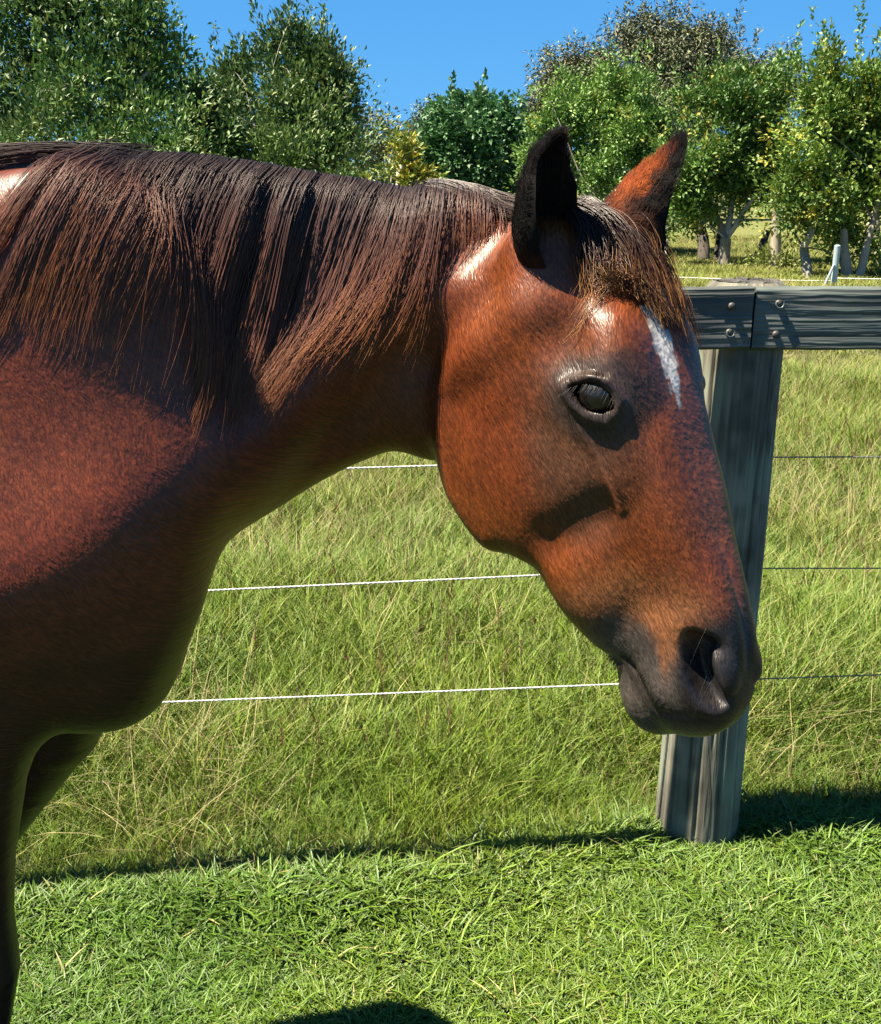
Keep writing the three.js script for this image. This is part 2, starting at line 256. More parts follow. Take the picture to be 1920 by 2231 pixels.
// A loft: stations with a top and a bottom point in a plane, half width, skew (positive: wider below) and squareness.
// It is looked up through a grid over the plane that holds (along, across).
function loft(st, box, cell) {
  const N = st.length, cr = (a, b, c, d, t) => 0.5 * (2 * b + (c - a) * t + (2 * a - 5 * b + 4 * c - d) * t * t + (3 * b - a - 3 * c + d) * t * t * t);
  const val = (s, k) => { s = clamp(s, 0, N - 1.0001); const i = Math.floor(s), f = s - i, g = j => st[clamp(j, 0, N - 1)][k]; return cr(g(i - 1), g(i), g(i + 1), g(i + 2), f); };
  const M = (N - 1) * 24 + 1, D = [];
  for (let i = 0; i < M; i++) { const s = i / (M - 1) * (N - 1); D.push([0, 1, 2, 3, 4, 5, 6].map(k => val(s, k))); }
  const nx = Math.ceil((box[2] - box[0]) / cell) + 1, ny = Math.ceil((box[3] - box[1]) / cell) + 1, S = new Float32Array(nx * ny), Q = new Float32Array(nx * ny), E = new Float32Array(nx * ny);
  const side = (i, x, y) => { const d = D[i]; return (d[2] - d[0]) * (y - d[1]) - (d[3] - d[1]) * (x - d[0]); };
  for (let b = 0; b < ny; b++) for (let a = 0; a < nx; a++) {
    const x = box[0] + a * cell, y = box[1] + b * cell; let best = 1e9, bi = -1, prev = side(0, x, y);
    for (let i = 1; i < M; i++) {
      const cur = side(i, x, y);
      if ((prev <= 0) !== (cur <= 0)) {
        const f = prev / (prev - cur), d0 = D[i - 1], d1 = D[i], tx = lerp(d0[0], d1[0], f), ty = lerp(d0[1], d1[1], f), vx = lerp(d0[2], d1[2], f), vy = lerp(d0[3], d1[3], f), L2 = (vx - tx) ** 2 + (vy - ty) ** 2;
        const u = ((x - tx) * (vx - tx) + (y - ty) * (vy - ty)) / L2 * 2 - 1;
        if (Math.abs(u) < best) { best = Math.abs(u); bi = i - 1 + f; Q[b * nx + a] = u; }
      }
      prev = cur;
    }
    if (bi < 0) {                                                       // before the first or past the last station
      const dist = i => { const d = D[i], L = Math.hypot(d[2] - d[0], d[3] - d[1]); return Math.abs(side(i, x, y)) / L; };
      const i = dist(0) < dist(M - 1) ? 0 : M - 1, d = D[i], L2 = (d[2] - d[0]) ** 2 + (d[3] - d[1]) ** 2;
      bi = i; Q[b * nx + a] = ((x - d[0]) * (d[2] - d[0]) + (y - d[1]) * (d[3] - d[1])) / L2 * 2 - 1; E[b * nx + a] = dist(i);
    }
    S[b * nx + a] = bi;
  }
  return (x, y, l) => {
    const fx = clamp((x - box[0]) / cell, 0, nx - 1.001), fy = clamp((y - box[1]) / cell, 0, ny - 1.001), i = Math.floor(fx), j = Math.floor(fy), u = fx - i, v = fy - j, o = j * nx + i;
    const bl = A => lerp(lerp(A[o], A[o + 1], u), lerp(A[o + nx], A[o + nx + 1], u), v), s = bl(S), q = bl(Q), e = bl(E);
    const k = clamp(s, 0, M - 1.001), ki = Math.floor(k), kf = k - ki, d0 = D[ki], d1 = D[ki + 1], W = lerp(d0[4], d1[4], kf), sk = lerp(d0[5], d1[5], kf), n = lerp(d0[6], d1[6], kf);
    const H = 0.5 * Math.hypot(lerp(d0[2] - d0[0], d1[2] - d1[0], kf), lerp(d0[3] - d0[1], d1[3] - d1[1], kf)), tq = 1 + sk * clamp(q, -1.2, 1.2) - 0.5, w = W * (0.5 + 0.5 * (tq + Math.sqrt(tq * tq + 0.03)));
    const A = Math.abs(q), B = Math.abs(l) / w, r = Math.pow(Math.pow(A, n) + Math.pow(B, n), 1 / n);
    const m = r < 1e-4 ? Math.min(H, w) : r / Math.sqrt(A * A / (r * r) / (H * H) * Math.pow(A / r, 2 * n - 4) + B * B / (r * r) / (w * w) * Math.pow(B / r, 2 * n - 4) + 1e-12) / r;
    return { f: (r - 1) * Math.min(m, Math.max(H, w)), e };
  };
}
const st = (d, v, W, k, n, l = 0.04) => { const a = HP(...d, 0), b = HP(...v, l); return [a[0], a[1], b[0], b[1], W * SZ, k, n]; };
const headLoft = loft([
  st([1262, 458], [985, 770], 0.070, 0.05, 2.2), st([1345, 540], [962, 900], 0.080, 0, 2.4), st([1422, 655], [966, 1010], 0.088, -0.05, 2.7), st([1474, 775], [1006, 1110], 0.087, -0.04, 3.2),
  st([1505, 880], [1064, 1180], 0.085, -0.02, 3.6), st([1530, 985], [1130, 1208], 0.083, 0.0, 3.7), st([1560, 1090], [1180, 1262], 0.080, 0.02, 3.5), st([1584, 1195], [1226, 1345], 0.075, 0.05, 3.2),
  st([1594, 1290], [1276, 1412], 0.065, 0.08, 2.8), st([1584, 1370], [1332, 1460], 0.052, 0.06, 2.4), st([1570, 1445], [1385, 1500], 0.046, 0, 2.2)], [-0.42, -0.5, 0.36, 0.34], 0.002);
const HAX = Math.atan2(-0.94, 0.34);                                    // direction of the head's long axis in (h, y)
const HE = (px, py, l, r, ang = 0) => ell(HP(px, py, l), r.map(q => q * SZ), HAX + ang * R);
const cheek = HE(1120, 975, 0.052, [0.135, 0.125, 0.039], 0), cheek2 = HE(1225, 980, 0.055, [0.090, 0.095, 0.030], 10);
const orbit = HE(1294, 840, 0.054, [0.055, 0.055, 0.034]), browB = HE(1316, 785, 0.054, [0.032, 0.050, 0.030], 60), foreB = HE(1195, 690, 0.060, [0.05, 0.04, 0.026]);
const temple = HE(1130, 765, 0.058, [0.06, 0.075, 0.030], -30), fossa = HE(1222, 752, 0.108, [0.022, 0.018, 0.014]), noseBulb = HE(1506, 1432, 0, [0.084, 0.060, 0.046]), flare = HE(1506, 1452, 0.031, [0.056, 0.032, 0.021], 8), topNose = HE(1550, 1335, 0.014, [0.07, 0.024, 0.022], 10);
const lipU = HE(1476, 1492, 0.0, [0.055, 0.060, 0.045], 20), lipTip = HE(1534, 1512, 0.002, [0.038, 0.048, 0.038], 20), chin = HE(1430, 1526, 0.004, [0.041, 0.032, 0.031], -4), lipL = HE(1404, 1480, 0.006, [0.050, 0.026, 0.032], -6);
const earStumpN = HE(1172, 575, 0.055, [0.040, 0.030, 0.030]), buccal = HE(1290, 1215, 0.042, [0.06, 0.045, 0.024]);
const jowl = [[1150, 680], [1080, 745], [1012, 795], [984, 850], [986, 950], [1014, 1060], [1080, 1158]].map((q, i) => HP(...q, [0.08, 0.078, 0.070, 0.064, 0.060, 0.054, 0.048][i]));
function headBase(h, y, l0) {
  const l = Math.abs(l0), L = headLoft(h, y, l); let d = smax(L.f, L.e - 0.004, 0.02);
  d = smin(d, dEll(earStumpN, h, y, l), 0.04);
  d = smin(d, dEll(cheek, h, y, l), 0.022); d = smin(d, dEll(cheek2, h, y, l), 0.03);
  d = smin(d, dPath(h, y, l, jowl, [0.014, 0.015, 0.016, 0.016, 0.015, 0.013, 0.012]), 0.03);
  d = smin(d, dEll(temple, h, y, l), 0.04); d = smin(d, dEll(foreB, h, y, l), 0.03); d = smin(d, dEll(browB, h, y, l), 0.03); d = smin(d, dEll(orbit, h, y, l), 0.032);
  d = smin(d, dEll(buccal, h, y, l), 0.035);
  d = smin(d, dEll(noseBulb, h, y, l), 0.04); d = smin(d, dEll(topNose, h, y, l), 0.03); d = smin(d, dEll(flare, h, y, l), 0.03);
  const lip = smin(dEll(lipU, h, y, l), dEll(lipTip, h, y, l), 0.03); d = smin(d, lip, 0.025);
  const low = smin(dEll(chin, h, y, l), dEll(lipL, h, y, l), 0.025); d = smin(d, low, 0.016);
  return smax(d, -dEll(fossa, h, y, l), 0.04);
}
function onHead(px, py, lift = 0) {                                         // where a line of sight meets the near side of the head
  const dir = dirOf(px, py).normalize(); let t = 0.6, q;
  for (let k = 0; k < 90; k++) { const p = EYE.clone().addScaledVector(dir, t); q = toHead(p.x, p.y, p.z); const f = headBase(...q); if (f < 0.0004) break; t += f * 0.6; if (t > 1.6) { q = HP(px, py, 0.03); break; } }
  return [q[0], q[1], q[2] + lift];
}
const hollow = [[1308, 1118], [1265, 1144], [1200, 1186]].map(q => onHead(...q, 0.012)), hollow2 = ell(onHead(1345, 1130, 0.004), [0.010, 0.006, 0.006], HAX);
const crest = [[1262, 935], [1300, 990], [1332, 1060], [1346, 1112]].map(q => onHead(...q, -0.005));
const lidU = [[1230, 842], [1248, 831], [1283, 824], [1318, 833], [1350, 866]].map(q => onHead(...q, 0.0012));
const lidL = [[1230, 846], [1250, 880], [1282, 908], [1322, 920], [1352, 882]].map(q => onHead(...q, 0.0005));
const fold = [[1262, 808], [1288, 806], [1322, 812]].map(q => onHead(...q, 0.0035));
const mouth = [[1362, 1436], [1378, 1456], [1396, 1490], [1412, 1522], [1430, 1550], [1466, 1562], [1512, 1566], [1548, 1572]].map(q => onHead(...q, 0));
const vein = [[1412, 935], [1392, 990], [1383, 1060], [1372, 1112]].map(q => onHead(...q, 0)), vein2 = [[1318, 1262], [1372, 1282], [1430, 1300]].map(q => onHead(...q, 0)), vein3 = [[1432, 1322], [1468, 1338], [1482, 1350], [1500, 1336]].map(q => onHead(...q, 0));
const nostril = ell(onHead(1536, 1474, 0.006), [0.054, 0.0215, 0.045].map(q => q * SZ), HAX + 6 * R), nostrilTop = ell(onHead(1552, 1430, 0.002), [0.020, 0.022, 0.016].map(q => q * SZ), HAX + 40 * R);
const alarP = onHead(1563, 1468, -0.014), alar = ell(alarP, [0.028, 0.0105, 0.0150].map(q => q * SZ), HAX + 4 * R);
const EYE_R = 0.0215, almond = onHead(1287, 866), eyeC = [onHead(1284, 862)[0], onHead(1284, 862)[1], onHead(1284, 862)[2] - 0.0180];
const wrinkles = Array.from({ length: 9 }, (_, i) => { const t = i / 8, x = lerp(1384, 1432, t), y = lerp(1462, 1552, t); return [onHead(x + 2, y - 2), onHead(x + 22 + 6 * Math.sin(i * 5), y - 13)]; });
const wrinklesL = Array.from({ length: 8 }, (_, i) => { const t = i / 7, x = lerp(1378, 1408, t), y = lerp(1476, 1548, t); return [onHead(x - 3, y + 2), onHead(x - 22, y + 6)]; });
function sdHead(h, y, l0) {
  const l = Math.abs(l0); let d = headBase(h, y, l);
  if (d > 0.05) return d;
  d = smin(d, dPath(h, y, l, crest, [0.0005, 0.0005, 0.0005, 0.0002]), 0.012);
  d = smax(d, -dPath(h, y, l, hollow, [0.0, 0.0005, 0.004]), 0.04);
  if (y > -0.1 && y < 0.08 && h > -0.1 && h < 0.12) {                       // eyelids and the opening between them
    d = smin(d, dPath(h, y, l, lidU, [0.0015, 0.0028, 0.003, 0.0026, 0.0015]), 0.010); d = smin(d, dPath(h, y, l, lidL, [0.002, 0.003, 0.0036, 0.0032, 0.002]), 0.012);
    d = smax(d, -dPath(h, y, l, fold, 0.0012), 0.006);
    const a = h - almond[0], b = y - almond[1], u = a * 0.94 - b * 0.34, v = a * 0.34 + b * 0.94, bend = 0.56 * (u * u) / 0.027;
    const open = Math.max(v + bend - 0.0108, -v + bend * 0.9 - 0.0125, Math.abs(u) - 0.026) * 0.8, eye = Math.hypot(h - eyeC[0], y - eyeC[1], l - eyeC[2]);
    d = smax(d, -Math.max(open, eyeC[2] - l), 0.004);
    d = Math.max(d, -(eye - EYE_R - 0.0006));
  }
  if (y < -0.1) {
    d = smax(d, -Math.max(smin(dEll(nostril, h, y, l), dEll(nostrilTop, h, y, l), 0.01), nostril.c[2] - 0.028 - l), 0.007); d = smin(d, dEll(alar, h, y, l), 0.008);
    d = smax(d, -dPath(h, y, l, mouth, [0.0026, 0.0042, 0.0026, 0.0022, 0.0025, 0.0022, 0.002, 0.002]), 0.004);
    for (const w of wrinkles) d = smin(d, dCap(h, y, l, w[0], w[1], 0.0006, 0.0001), 0.003);
    for (const w of wrinklesL) d = smax(d, -dCap(h, y, l, w[0], w[1], 0.0006, 0.0002), 0.004);
  } 
  return d;
}
// neck and trunk: stations on the middle plane, which bends towards us at the poll; the quarters stand nearer to us
const MID = [[-2.4, -0.87], [-1.2, -1.11], [-0.72, -1.22], [-0.43, -1.25], [-0.19, -1.265], [0.0, -1.262], [0.142, -1.183], [0.38, -1.02]];
function zMid(x) { let i = 0; while (i < MID.length - 2 && x > MID[i + 1][0]) i++; const g = j => MID[clamp(j, 0, MID.length - 1)], t = clamp((x - g(i)[0]) / (g(i + 1)[0] - g(i)[0])), d = j => (g(j + 1)[1] - g(j - 1)[1]) / (g(j + 1)[0] - g(j - 1)[0]), w = g(i + 1)[0] - g(i)[0]; const t2 = t * t, t3 = t2 * t; return (2 * t3 - 3 * t2 + 1) * g(i)[1] + (t3 - 2 * t2 + t) * w * d(i) + (3 * t2 - 2 * t3) * g(i + 1)[1] + (t3 - t2) * w * d(i + 1); }
const midTable = Array.from({ length: 800 }, (_, i) => zMid(-2.5 + i * 0.00375)), mid = x => { const f = clamp((x + 2.5) / 0.00375, 0, 798), i = Math.floor(f); return lerp(midTable[i], midTable[i + 1], f - i); };
function onMid(px, py, out = 0) { let q = onZ(px, py, -1.3); for (let k = 0; k < 12; k++) q = onZ(px, py, mid(q.x) + out); return q; }
const sb = (t, b, W, k, n = 2) => { const a = onMid(...t), c = onMid(...b); return [a.x, a.y, c.x, c.y, W * 0.95, k, n]; };
const sw = (xt, yt, xb, yb, W, k, n = 2.1) => [xt, yt, xb, yb, W, k, n];
const bodyLoft = loft([
  sb([1215, 462], [1015, 900], 0.054, 0.02), sb([1120, 418], [970, 985], 0.062, 0.08), sb([985, 411], [880, 996], 0.075, 0.16), sb([850, 377], [760, 1040], 0.066, 0.55), sb([700, 354], [645, 1102], 0.065, 0.9), sb([560, 330], [525, 1172], 0.070, 1.0),
  sb([400, 318], [465, 1238], 0.080, 1.1), sb([230, 330], [420, 1310], 0.104, 1.0), sb([80, 332], [360, 1430], 0.122, 1.0), sb([-80, 326], [215, 1545], 0.138, 0.9), sb([-260, 326], [0, 1590], 0.152, 0.7),
  sw(-0.95, 1.39, -0.86, 0.62, 0.205, 0.15), sw(-1.25, 1.38, -1.2, 0.58, 0.235, 0.12), sw(-1.55, 1.41, -1.55, 0.64, 0.24, 0.05), sw(-1.8, 1.42, -1.83, 0.76, 0.22, -0.05), sw(-1.98, 1.33, -2.0, 0.92, 0.18, -0.1)], [-2.5, 0.2, 0.45, 1.7], 0.01);
const M3 = (px, py, out) => { const q = onMid(px, py, out); return [q.x, q.y, q.z]; };
const bm = (x, y, out) => [x, y, mid(x) + out];
const legN = [M3(-130, 1250, 0.1), M3(-75, 1480, 0.12), M3(-62, 1660, 0.115), M3(-55, 1860, 0.11), M3(-50, 1990, 0.11), M3(-42, 2110, 0.11), M3(-45, 2260, 0.11)];
const legNr = [0.11, 0.082, 0.066, 0.048, 0.044, 0.048, 0.036];
{ const k = legN[6]; legN.push([k[0] - 0.005, 0.15, k[2]], [k[0] + 0.01, 0.09, k[2]], [k[0] + 0.04, 0.04, k[2]]); legNr.push(0.034, 0.042, 0.04); }
const legF = [M3(160, 1330, -0.13), M3(92, 1560, -0.14), M3(32, 1680, -0.14), M3(-50, 1830, -0.14), M3(-75, 1930, -0.14), M3(-95, 2050, -0.14)];
const legFr = [0.115, 0.088, 0.068, 0.05, 0.05, 0.036];
{ const k = legF[5]; legF.push([k[0] - 0.01, 0.15, k[2]], [k[0] + 0.01, 0.09, k[2]], [k[0] + 0.04, 0.04, k[2]]); legFr.push(0.034, 0.042, 0.04); }
const hind = s => [bm(-1.82, 1.1, s * 0.11), bm(-1.68, 0.84, s * 0.15), bm(-1.88, 0.58, s * 0.14), bm(-1.98, 0.52, s * 0.14), bm(-1.94, 0.34, s * 0.14), bm(-1.91, 0.13, s * 0.14), bm(-1.87, 0.08, s * 0.14), bm(-1.84, 0.04, s * 0.14)];
const hindR = [0.17, 0.12, 0.075, 0.058, 0.043, 0.034, 0.04, 0.04], hindN = hind(1), hindF = hind(-1);
const ridge = [[430, 1000, 0.08], [230, 1150, 0.14], [-60, 1300, 0.175], [-300, 1400, 0.175]].map(q => M3(...q));
const shoulder = ell(M3(-30, 1010, 0.095), [0.19, 0.34, 0.07], -0.5), pointS = ell(M3(200, 1290, 0.1), [0.13, 0.12, 0.085], 0.4), breastF = ell(M3(255, 1290, -0.045), [0.075, 0.15, 0.085], 0.3), breastN = ell(M3(220, 1400, 0.07), [0.09, 0.11, 0.08], 0.2);
const triceps = ell(M3(-170, 1200, 0.14), [0.13, 0.15, 0.06], -0.5), atlas = ell(M3(985, 590, 0.034), [0.055, 0.085, 0.032], 0.3), parotid = ell(M3(1035, 690, 0.030), [0.04, 0.085, 0.026], 0.25);
const throat = ell(M3(930, 865, 0.02), [0.04, 0.07, 0.035], 0.3);
const brachio = [[900, 640], [720, 780], [540, 930], [380, 1080]].map((q, i) => M3(...q, [0.06, 0.062, 0.075, 0.1][i]));
function sdBody(x, y, z) {
  const l = z - mid(x), L = bodyLoft(x, y, l); let d = smax(L.f, L.e - 0.01, 0.05);
  if (x > -0.75) {
    d = smin(d, dPath(x, y, z, brachio, [0.014, 0.018, 0.024, 0.03]), 0.07);
    d = smin(d, dEll(atlas, x, y, z), 0.045); d = smin(d, dEll(parotid, x, y, z), 0.05); d = smin(d, dEll(throat, x, y, z), 0.045);
  }
  if (x > -1.2) {
    d = smin(d, dPath(x, y, z, ridge, [0.02, 0.035, 0.05, 0.05]), 0.14);
    d = smin(d, dEll(shoulder, x, y, z), 0.11); d = smin(d, dEll(pointS, x, y, z), 0.06); d = smin(d, dEll(breastN, x, y, z), 0.05); d = smin(d, dEll(breastF, x, y, z), 0.06); d = smin(d, dEll(triceps, x, y, z), 0.04);
    d = smin(d, dPath(x, y, z, legN, legNr), 0.045);
    d = smin(d, dPath(x, y, z, legF, legFr), 0.045);
    for (const G of [legN, legF]) { const g = G[G.length - 1]; d = smin(d, Math.max(dCap(x, y, z, [g[0] + 0.015, 0.075, g[2]], [g[0] + 0.03, 0.0, g[2]], 0.045, 0.066), -y), 0.01); }
  }
  if (x < -1.3) {
    d = smin(d, dPath(x, y, z, hindN, hindR), 0.07); d = smin(d, dPath(x, y, z, hindF, hindR), 0.07);
    for (const g of [hindN, hindF]) d = smin(d, Math.max(dCap(x, y, z, [g[7][0] + 0.015, 0.075, g[7][2]], [g[7][0] + 0.03, 0.0, g[7][2]], 0.045, 0.064), -y), 0.01);
  }
  return d;
}
function onBody(px, py) { const dir = dirOf(px, py).normalize(); let t = 0.7; for (let k = 0; k < 90; k++) { const p = EYE.clone().addScaledVector(dir, t), f = sdBody(p.x, p.y, p.z); if (f < 0.0004) break; t += f * 0.6; } const p = EYE.clone().addScaledVector(dir, t); return [p.x, p.y, p.z]; }
function sdHorse(x, y, z) {
  const b = sdBody(x, y, z);
  if (x < -0.18 || y < 0.7) return b;
  const q = toHead(x, y, z); if (q[0] < -0.5) return b;
  return smin(b, sdHead(q[0], q[1], q[2]), lerp(0.02, 0.075, sstep(-0.02, 0.14, q[1])));
}
function gradAt(f, x, y, z, e = 0.0012) {
  const a = f(x + e, y - e, z - e), b = f(x - e, y - e, z + e), c = f(x - e, y + e, z - e), d = f(x + e, y + e, z + e), s = 1 / (4 * e);
  return [(a - b - c + d) * s, (-a - b + c + d) * s, (-a + b - c + d) * s];
}
// a fine surface mesh of a field on a rectilinear grid (surface nets), searched block by block
function meshField(f, xs, ys, zs) {
  const nx = xs.length, ny = ys.length, nz = zs.length, B = 8, F = new Float32Array(nx * ny * nz).fill(NaN), id = (i, j, k) => (k * ny + j) * nx + i, act = [];
  for (let k0 = 0; k0 < nz - 1; k0 += B) for (let j0 = 0; j0 < ny - 1; j0 += B) for (let i0 = 0; i0 < nx - 1; i0 += B) {
    const i1 = Math.min(i0 + B, nx - 1), j1 = Math.min(j0 + B, ny - 1), k1 = Math.min(k0 + B, nz - 1), cx = (xs[i0] + xs[i1]) / 2, cy = (ys[j0] + ys[j1]) / 2, cz = (zs[k0] + zs[k1]) / 2;
    const rad = Math.hypot(xs[i1] - xs[i0], ys[j1] - ys[j0], zs[k1] - zs[k0]) / 2;
    if (Math.abs(f(cx, cy, cz)) > rad * 1.9) continue;
    act.push([i0, j0, k0, i1, j1, k1]);
    for (let k = k0; k <= k1; k++) for (let j = j0; j <= j1; j++) for (let i = i0; i <= i1; i++) { const o = id(i, j, k); if (F[o] !== F[o]) F[o] = f(xs[i], ys[j], zs[k]); }
  }
  const vid = new Int32Array(nx * ny * nz).fill(-1), P = [], idx = [];
  const E = [[0, 1], [2, 3], [4, 5], [6, 7], [0, 2], [1, 3], [4, 6], [5, 7], [0, 4], [1, 5], [2, 6], [3, 7]];
  for (const [i0, j0, k0, i1, j1, k1] of act) for (let k = k0; k < k1; k++) for (let j = j0; j < j1; j++) for (let i = i0; i < i1; i++) {
    const o = id(i, j, k), c = [F[o], F[o + 1], F[o + nx], F[o + nx + 1], F[o + nx * ny], F[o + nx * ny + 1], F[o + nx * ny + nx], F[o + nx * ny + nx + 1]]; let m = 0; for (let q = 0; q < 8; q++) if (c[q] < 0) m |= 1 << q;
    if (m === 0 || m === 255) continue;
    let sx = 0, sy = 0, sz = 0, n = 0;
    for (const [a, b] of E) if ((c[a] < 0) !== (c[b] < 0)) { const t = c[a] / (c[a] - c[b]); sx += (a & 1) + t * ((b & 1) - (a & 1)); sy += ((a >> 1) & 1) + t * (((b >> 1) & 1) - ((a >> 1) & 1)); sz += (a >> 2) + t * ((b >> 2) - (a >> 2)); n++; }
    let x = lerp(xs[i], xs[i + 1], sx / n), y = lerp(ys[j], ys[j + 1], sy / n), z = lerp(zs[k], zs[k + 1], sz / n);
    vid[o] = P.length / 3; P.push(x, y, z);
  }
  for (const [i0, j0, k0, i1, j1, k1] of act) for (let k = k0; k < k1; k++) for (let j = j0; j < j1; j++) for (let i = i0; i < i1; i++) {
    const o = id(i, j, k), v = F[o] < 0, sx = 1, sy = nx, sz = nx * ny;
    const quad = (a, b, c, d, flip) => { if (a < 0 || b < 0 || c < 0 || d < 0) return; flip ? idx.push(a, b, c, a, c, d) : idx.push(a, c, b, a, d, c); };
    if (v !== (F[o + sx] < 0) && j && k) quad(vid[o], vid[o - sy], vid[o - sy - sz], vid[o - sz], v);
    if (v !== (F[o + sy] < 0) && i && k) quad(vid[o], vid[o - sz], vid[o - sx - sz], vid[o - sx], v);
    if (v !== (F[o + sz] < 0) && i && j) quad(vid[o], vid[o - sx], vid[o - sx - sy], vid[o - sy], v);
  }
  // even out the triangles; they are put back on the surface afterwards
  const n = P.length / 3, S = new Float64Array(n * 3), W = new Uint16Array(n);
  for (let it = 0; it < 3; it++) {
    S.fill(0); W.fill(0);
    for (let t = 0; t < idx.length; t += 3) for (let a = 0; a < 3; a++) { const u = idx[t + a], v = idx[t + (a + 1) % 3]; for (let k = 0; k < 3; k++) { S[u * 3 + k] += P[v * 3 + k]; S[v * 3 + k] += P[u * 3 + k]; } W[u]++; W[v]++; }
    for (let i = 0; i < n; i++) if (W[i]) for (let k = 0; k < 3; k++) P[i * 3 + k] = lerp(P[i * 3 + k], S[i * 3 + k] / W[i], 0.6);
  }
  return { P, idx };
}
function ramp(from, to, fine, zones) {                                       // grid lines: fine inside the zones, coarse elsewhere
  const r = [from]; while (r[r.length - 1] < to) { const x = r[r.length - 1]; let s = fine; for (const [a, b, q] of zones) if (x >= a && x < b) s = q; r.push(x + s); } return r;
}
const Q = 1;
const gx = ramp(-2.4, 0.43, 0.022, [[-0.72, -0.1, 0.0042 * Q], [-0.1, 0.43, 0.0024 * Q]]), gy = ramp(-0.02, 1.5, 0.014, [[0.4, 0.76, 0.005 * Q], [0.76, 1.46, 0.0026 * Q]]), gz = ramp(-1.72, -0.62, 0.0036 * Q, [[-1.72, -1.28, 0.009], [-1.17, -0.87, 0.0026 * Q], [-0.87, 0, 0.008]]);
const horse = thing('horse', 'bay horse with dark mane and a white star, head lowered in front of the fence', 'horse', null, new THREE.Vector3(-0.6, 0, -1.3));
const hm = meshField(sdHorse, gx, gy, gz);
// ---- coat: colour by place on the animal, uv along the lie of the hair
const polyD = (h, y, pts) => { let d = 9; for (let k = 0; k + 1 < pts.length; k++) { const a = pts[k], b = pts[k + 1], bx = b[0] - a[0], by = b[1] - a[1], t = clamp(((h - a[0]) * bx + (y - a[1]) * by) / (bx * bx + by * by)); d = Math.min(d, Math.hypot(h - a[0] - bx * t, y - a[1] - by * t) - lerp(a[2], b[2], t)); } return d; };
const starLine = [[1418, 690, 0.008], [1440, 745, 0.0145], [1462, 800, 0.011], [1474, 835, 0.005], [1484, 868, 0.0015]].map(q => { const p = HP(q[0], q[1], 0.012); return [p[0], p[1], q[2], 0.012]; });
const muzzleC = HP(1450, 1500), nostC = HP(1560, 1465, 0.05), eyeP = HP(1290, 862, 0.09), crestP = HP(1255, 960, 0.09), mouthP = mouth.map(p => [p[0], p[1], 0]);
const BAY = [0.124, 0.0275, 0.0068], RED = [0.132, 0.0245, 0.0066], TAN = [0.168, 0.044, 0.0082], DARK = [0.014, 0.0075, 0.0055], BLACK = [0.0055, 0.0046, 0.0045], SKIN = [0.072, 0.060, 0.054], PALE = [0.22, 0.10, 0.042], WHITE = [0.5, 0.5, 0.49], GREYB = [0.078, 0.040, 0.022];
const mix = (a, b, t) => [lerp(a[0], b[0], t), lerp(a[1], b[1], t), lerp(a[2], b[2], t)];
function coatColour(x, y, z, nrm) {
  const [h, hy, l] = toHead(x, y, z), n1 = fbm(x * 28, y * 28, z * 28, 3), n2 = fbm(x * 7, y * 7, z * 7, 3), n3 = noise3(x * 190, y * 190, z * 190), inHead = x > -0.1 ? sstep(-0.03, 0.03, sdBody(x, y, z)) : 0;
  let c = mix(BAY, RED, clamp(0.5 + n2));
  // black points: lower legs
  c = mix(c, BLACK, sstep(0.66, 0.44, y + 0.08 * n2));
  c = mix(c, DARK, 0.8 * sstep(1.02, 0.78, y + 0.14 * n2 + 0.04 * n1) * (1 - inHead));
  if (inHead > 0) {
    let k = mix(BAY, TAN, clamp(0.35 + 0.9 * n2 + 0.5 * sstep(0.0, -0.25, hy)));
    const de = Math.hypot((h - eyeP[0]) * 0.9, hy - eyeP[1]), dl = l - 0.02;
    if (dl > 0 || l < -0.02) {
      k = mix(k, GREYB, 0.75 * sstep(0.11, 0.03, Math.hypot((h - crestP[0]) * 1.2, (hy - crestP[1]) * 0.7) + 0.02 * n1));
      k = mix(k, [0.035, 0.026, 0.022], 0.9 * sstep(0.058, 0.030, de + 0.008 * n1));
    }
    const mz = Math.hypot((h - muzzleC[0]) * 0.85, (hy - muzzleC[1]) * 0.78);
    k = mix(k, PALE, 0.6 * sstep(0.135, 0.09, mz + 0.02 * n1)); 
    k = mix(k, SKIN, sstep(0.092, 0.055, mz + 0.018 * n1 + 0.03 * sstep(0.02, 0.05, h - muzzleC[0] + 0.3 * (hy - muzzleC[1])) * sstep(0.03, -0.01, Math.abs(h - muzzleC[0] - 0.03))));
    k = mix(k, [0.014, 0.012, 0.012], sstep(0.062, 0.036, Math.hypot((h - nostC[0]) * 1.3, (hy - nostC[1] + 0.012) * 0.72) + 0.004 * n1));
    k = mix(k, DARK, 0.6 * sstep(-0.006, 0.02, -(polyD(h, hy, mouthP.map(p => [p[0], p[1], 0.02]))) ));
    // star and narrow stripe of white hair, with a ragged edge
    const sd = polyD(h, hy, starLine), far = l - 0.012 + 0.1 * (sd); 
    const ds = Math.hypot(Math.max(0, polyD(h, hy, starLine.map(p => [p[0], p[1], 0]))) * 0, 0);
    let best = 9; for (let i = 0; i + 1 < starLine.length; i++) { const a = starLine[i], b = starLine[i + 1], t = clamp((hy - a[1]) / (b[1] - a[1])); if (hy <= a[1] + 0.01 && hy >= b[1] - 0.01) best = Math.min(best, Math.abs(l - 0.004 - 0.006 * t) - lerp(a[2], b[2], t)); }
    const rag = 0.004 * noise3(h * 60, hy * 22, l * 320) + 0.003 * n3;
    if (h > 0.0 && hy > -0.06) k = mix(k, WHITE, 0.92 * sstep(0.004, -0.004, best + rag));
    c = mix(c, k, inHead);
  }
  const v = 1 + 0.34 * n1 + 0.2 * n3; return [c[0] * v, c[1] * v, c[2] * v];
}
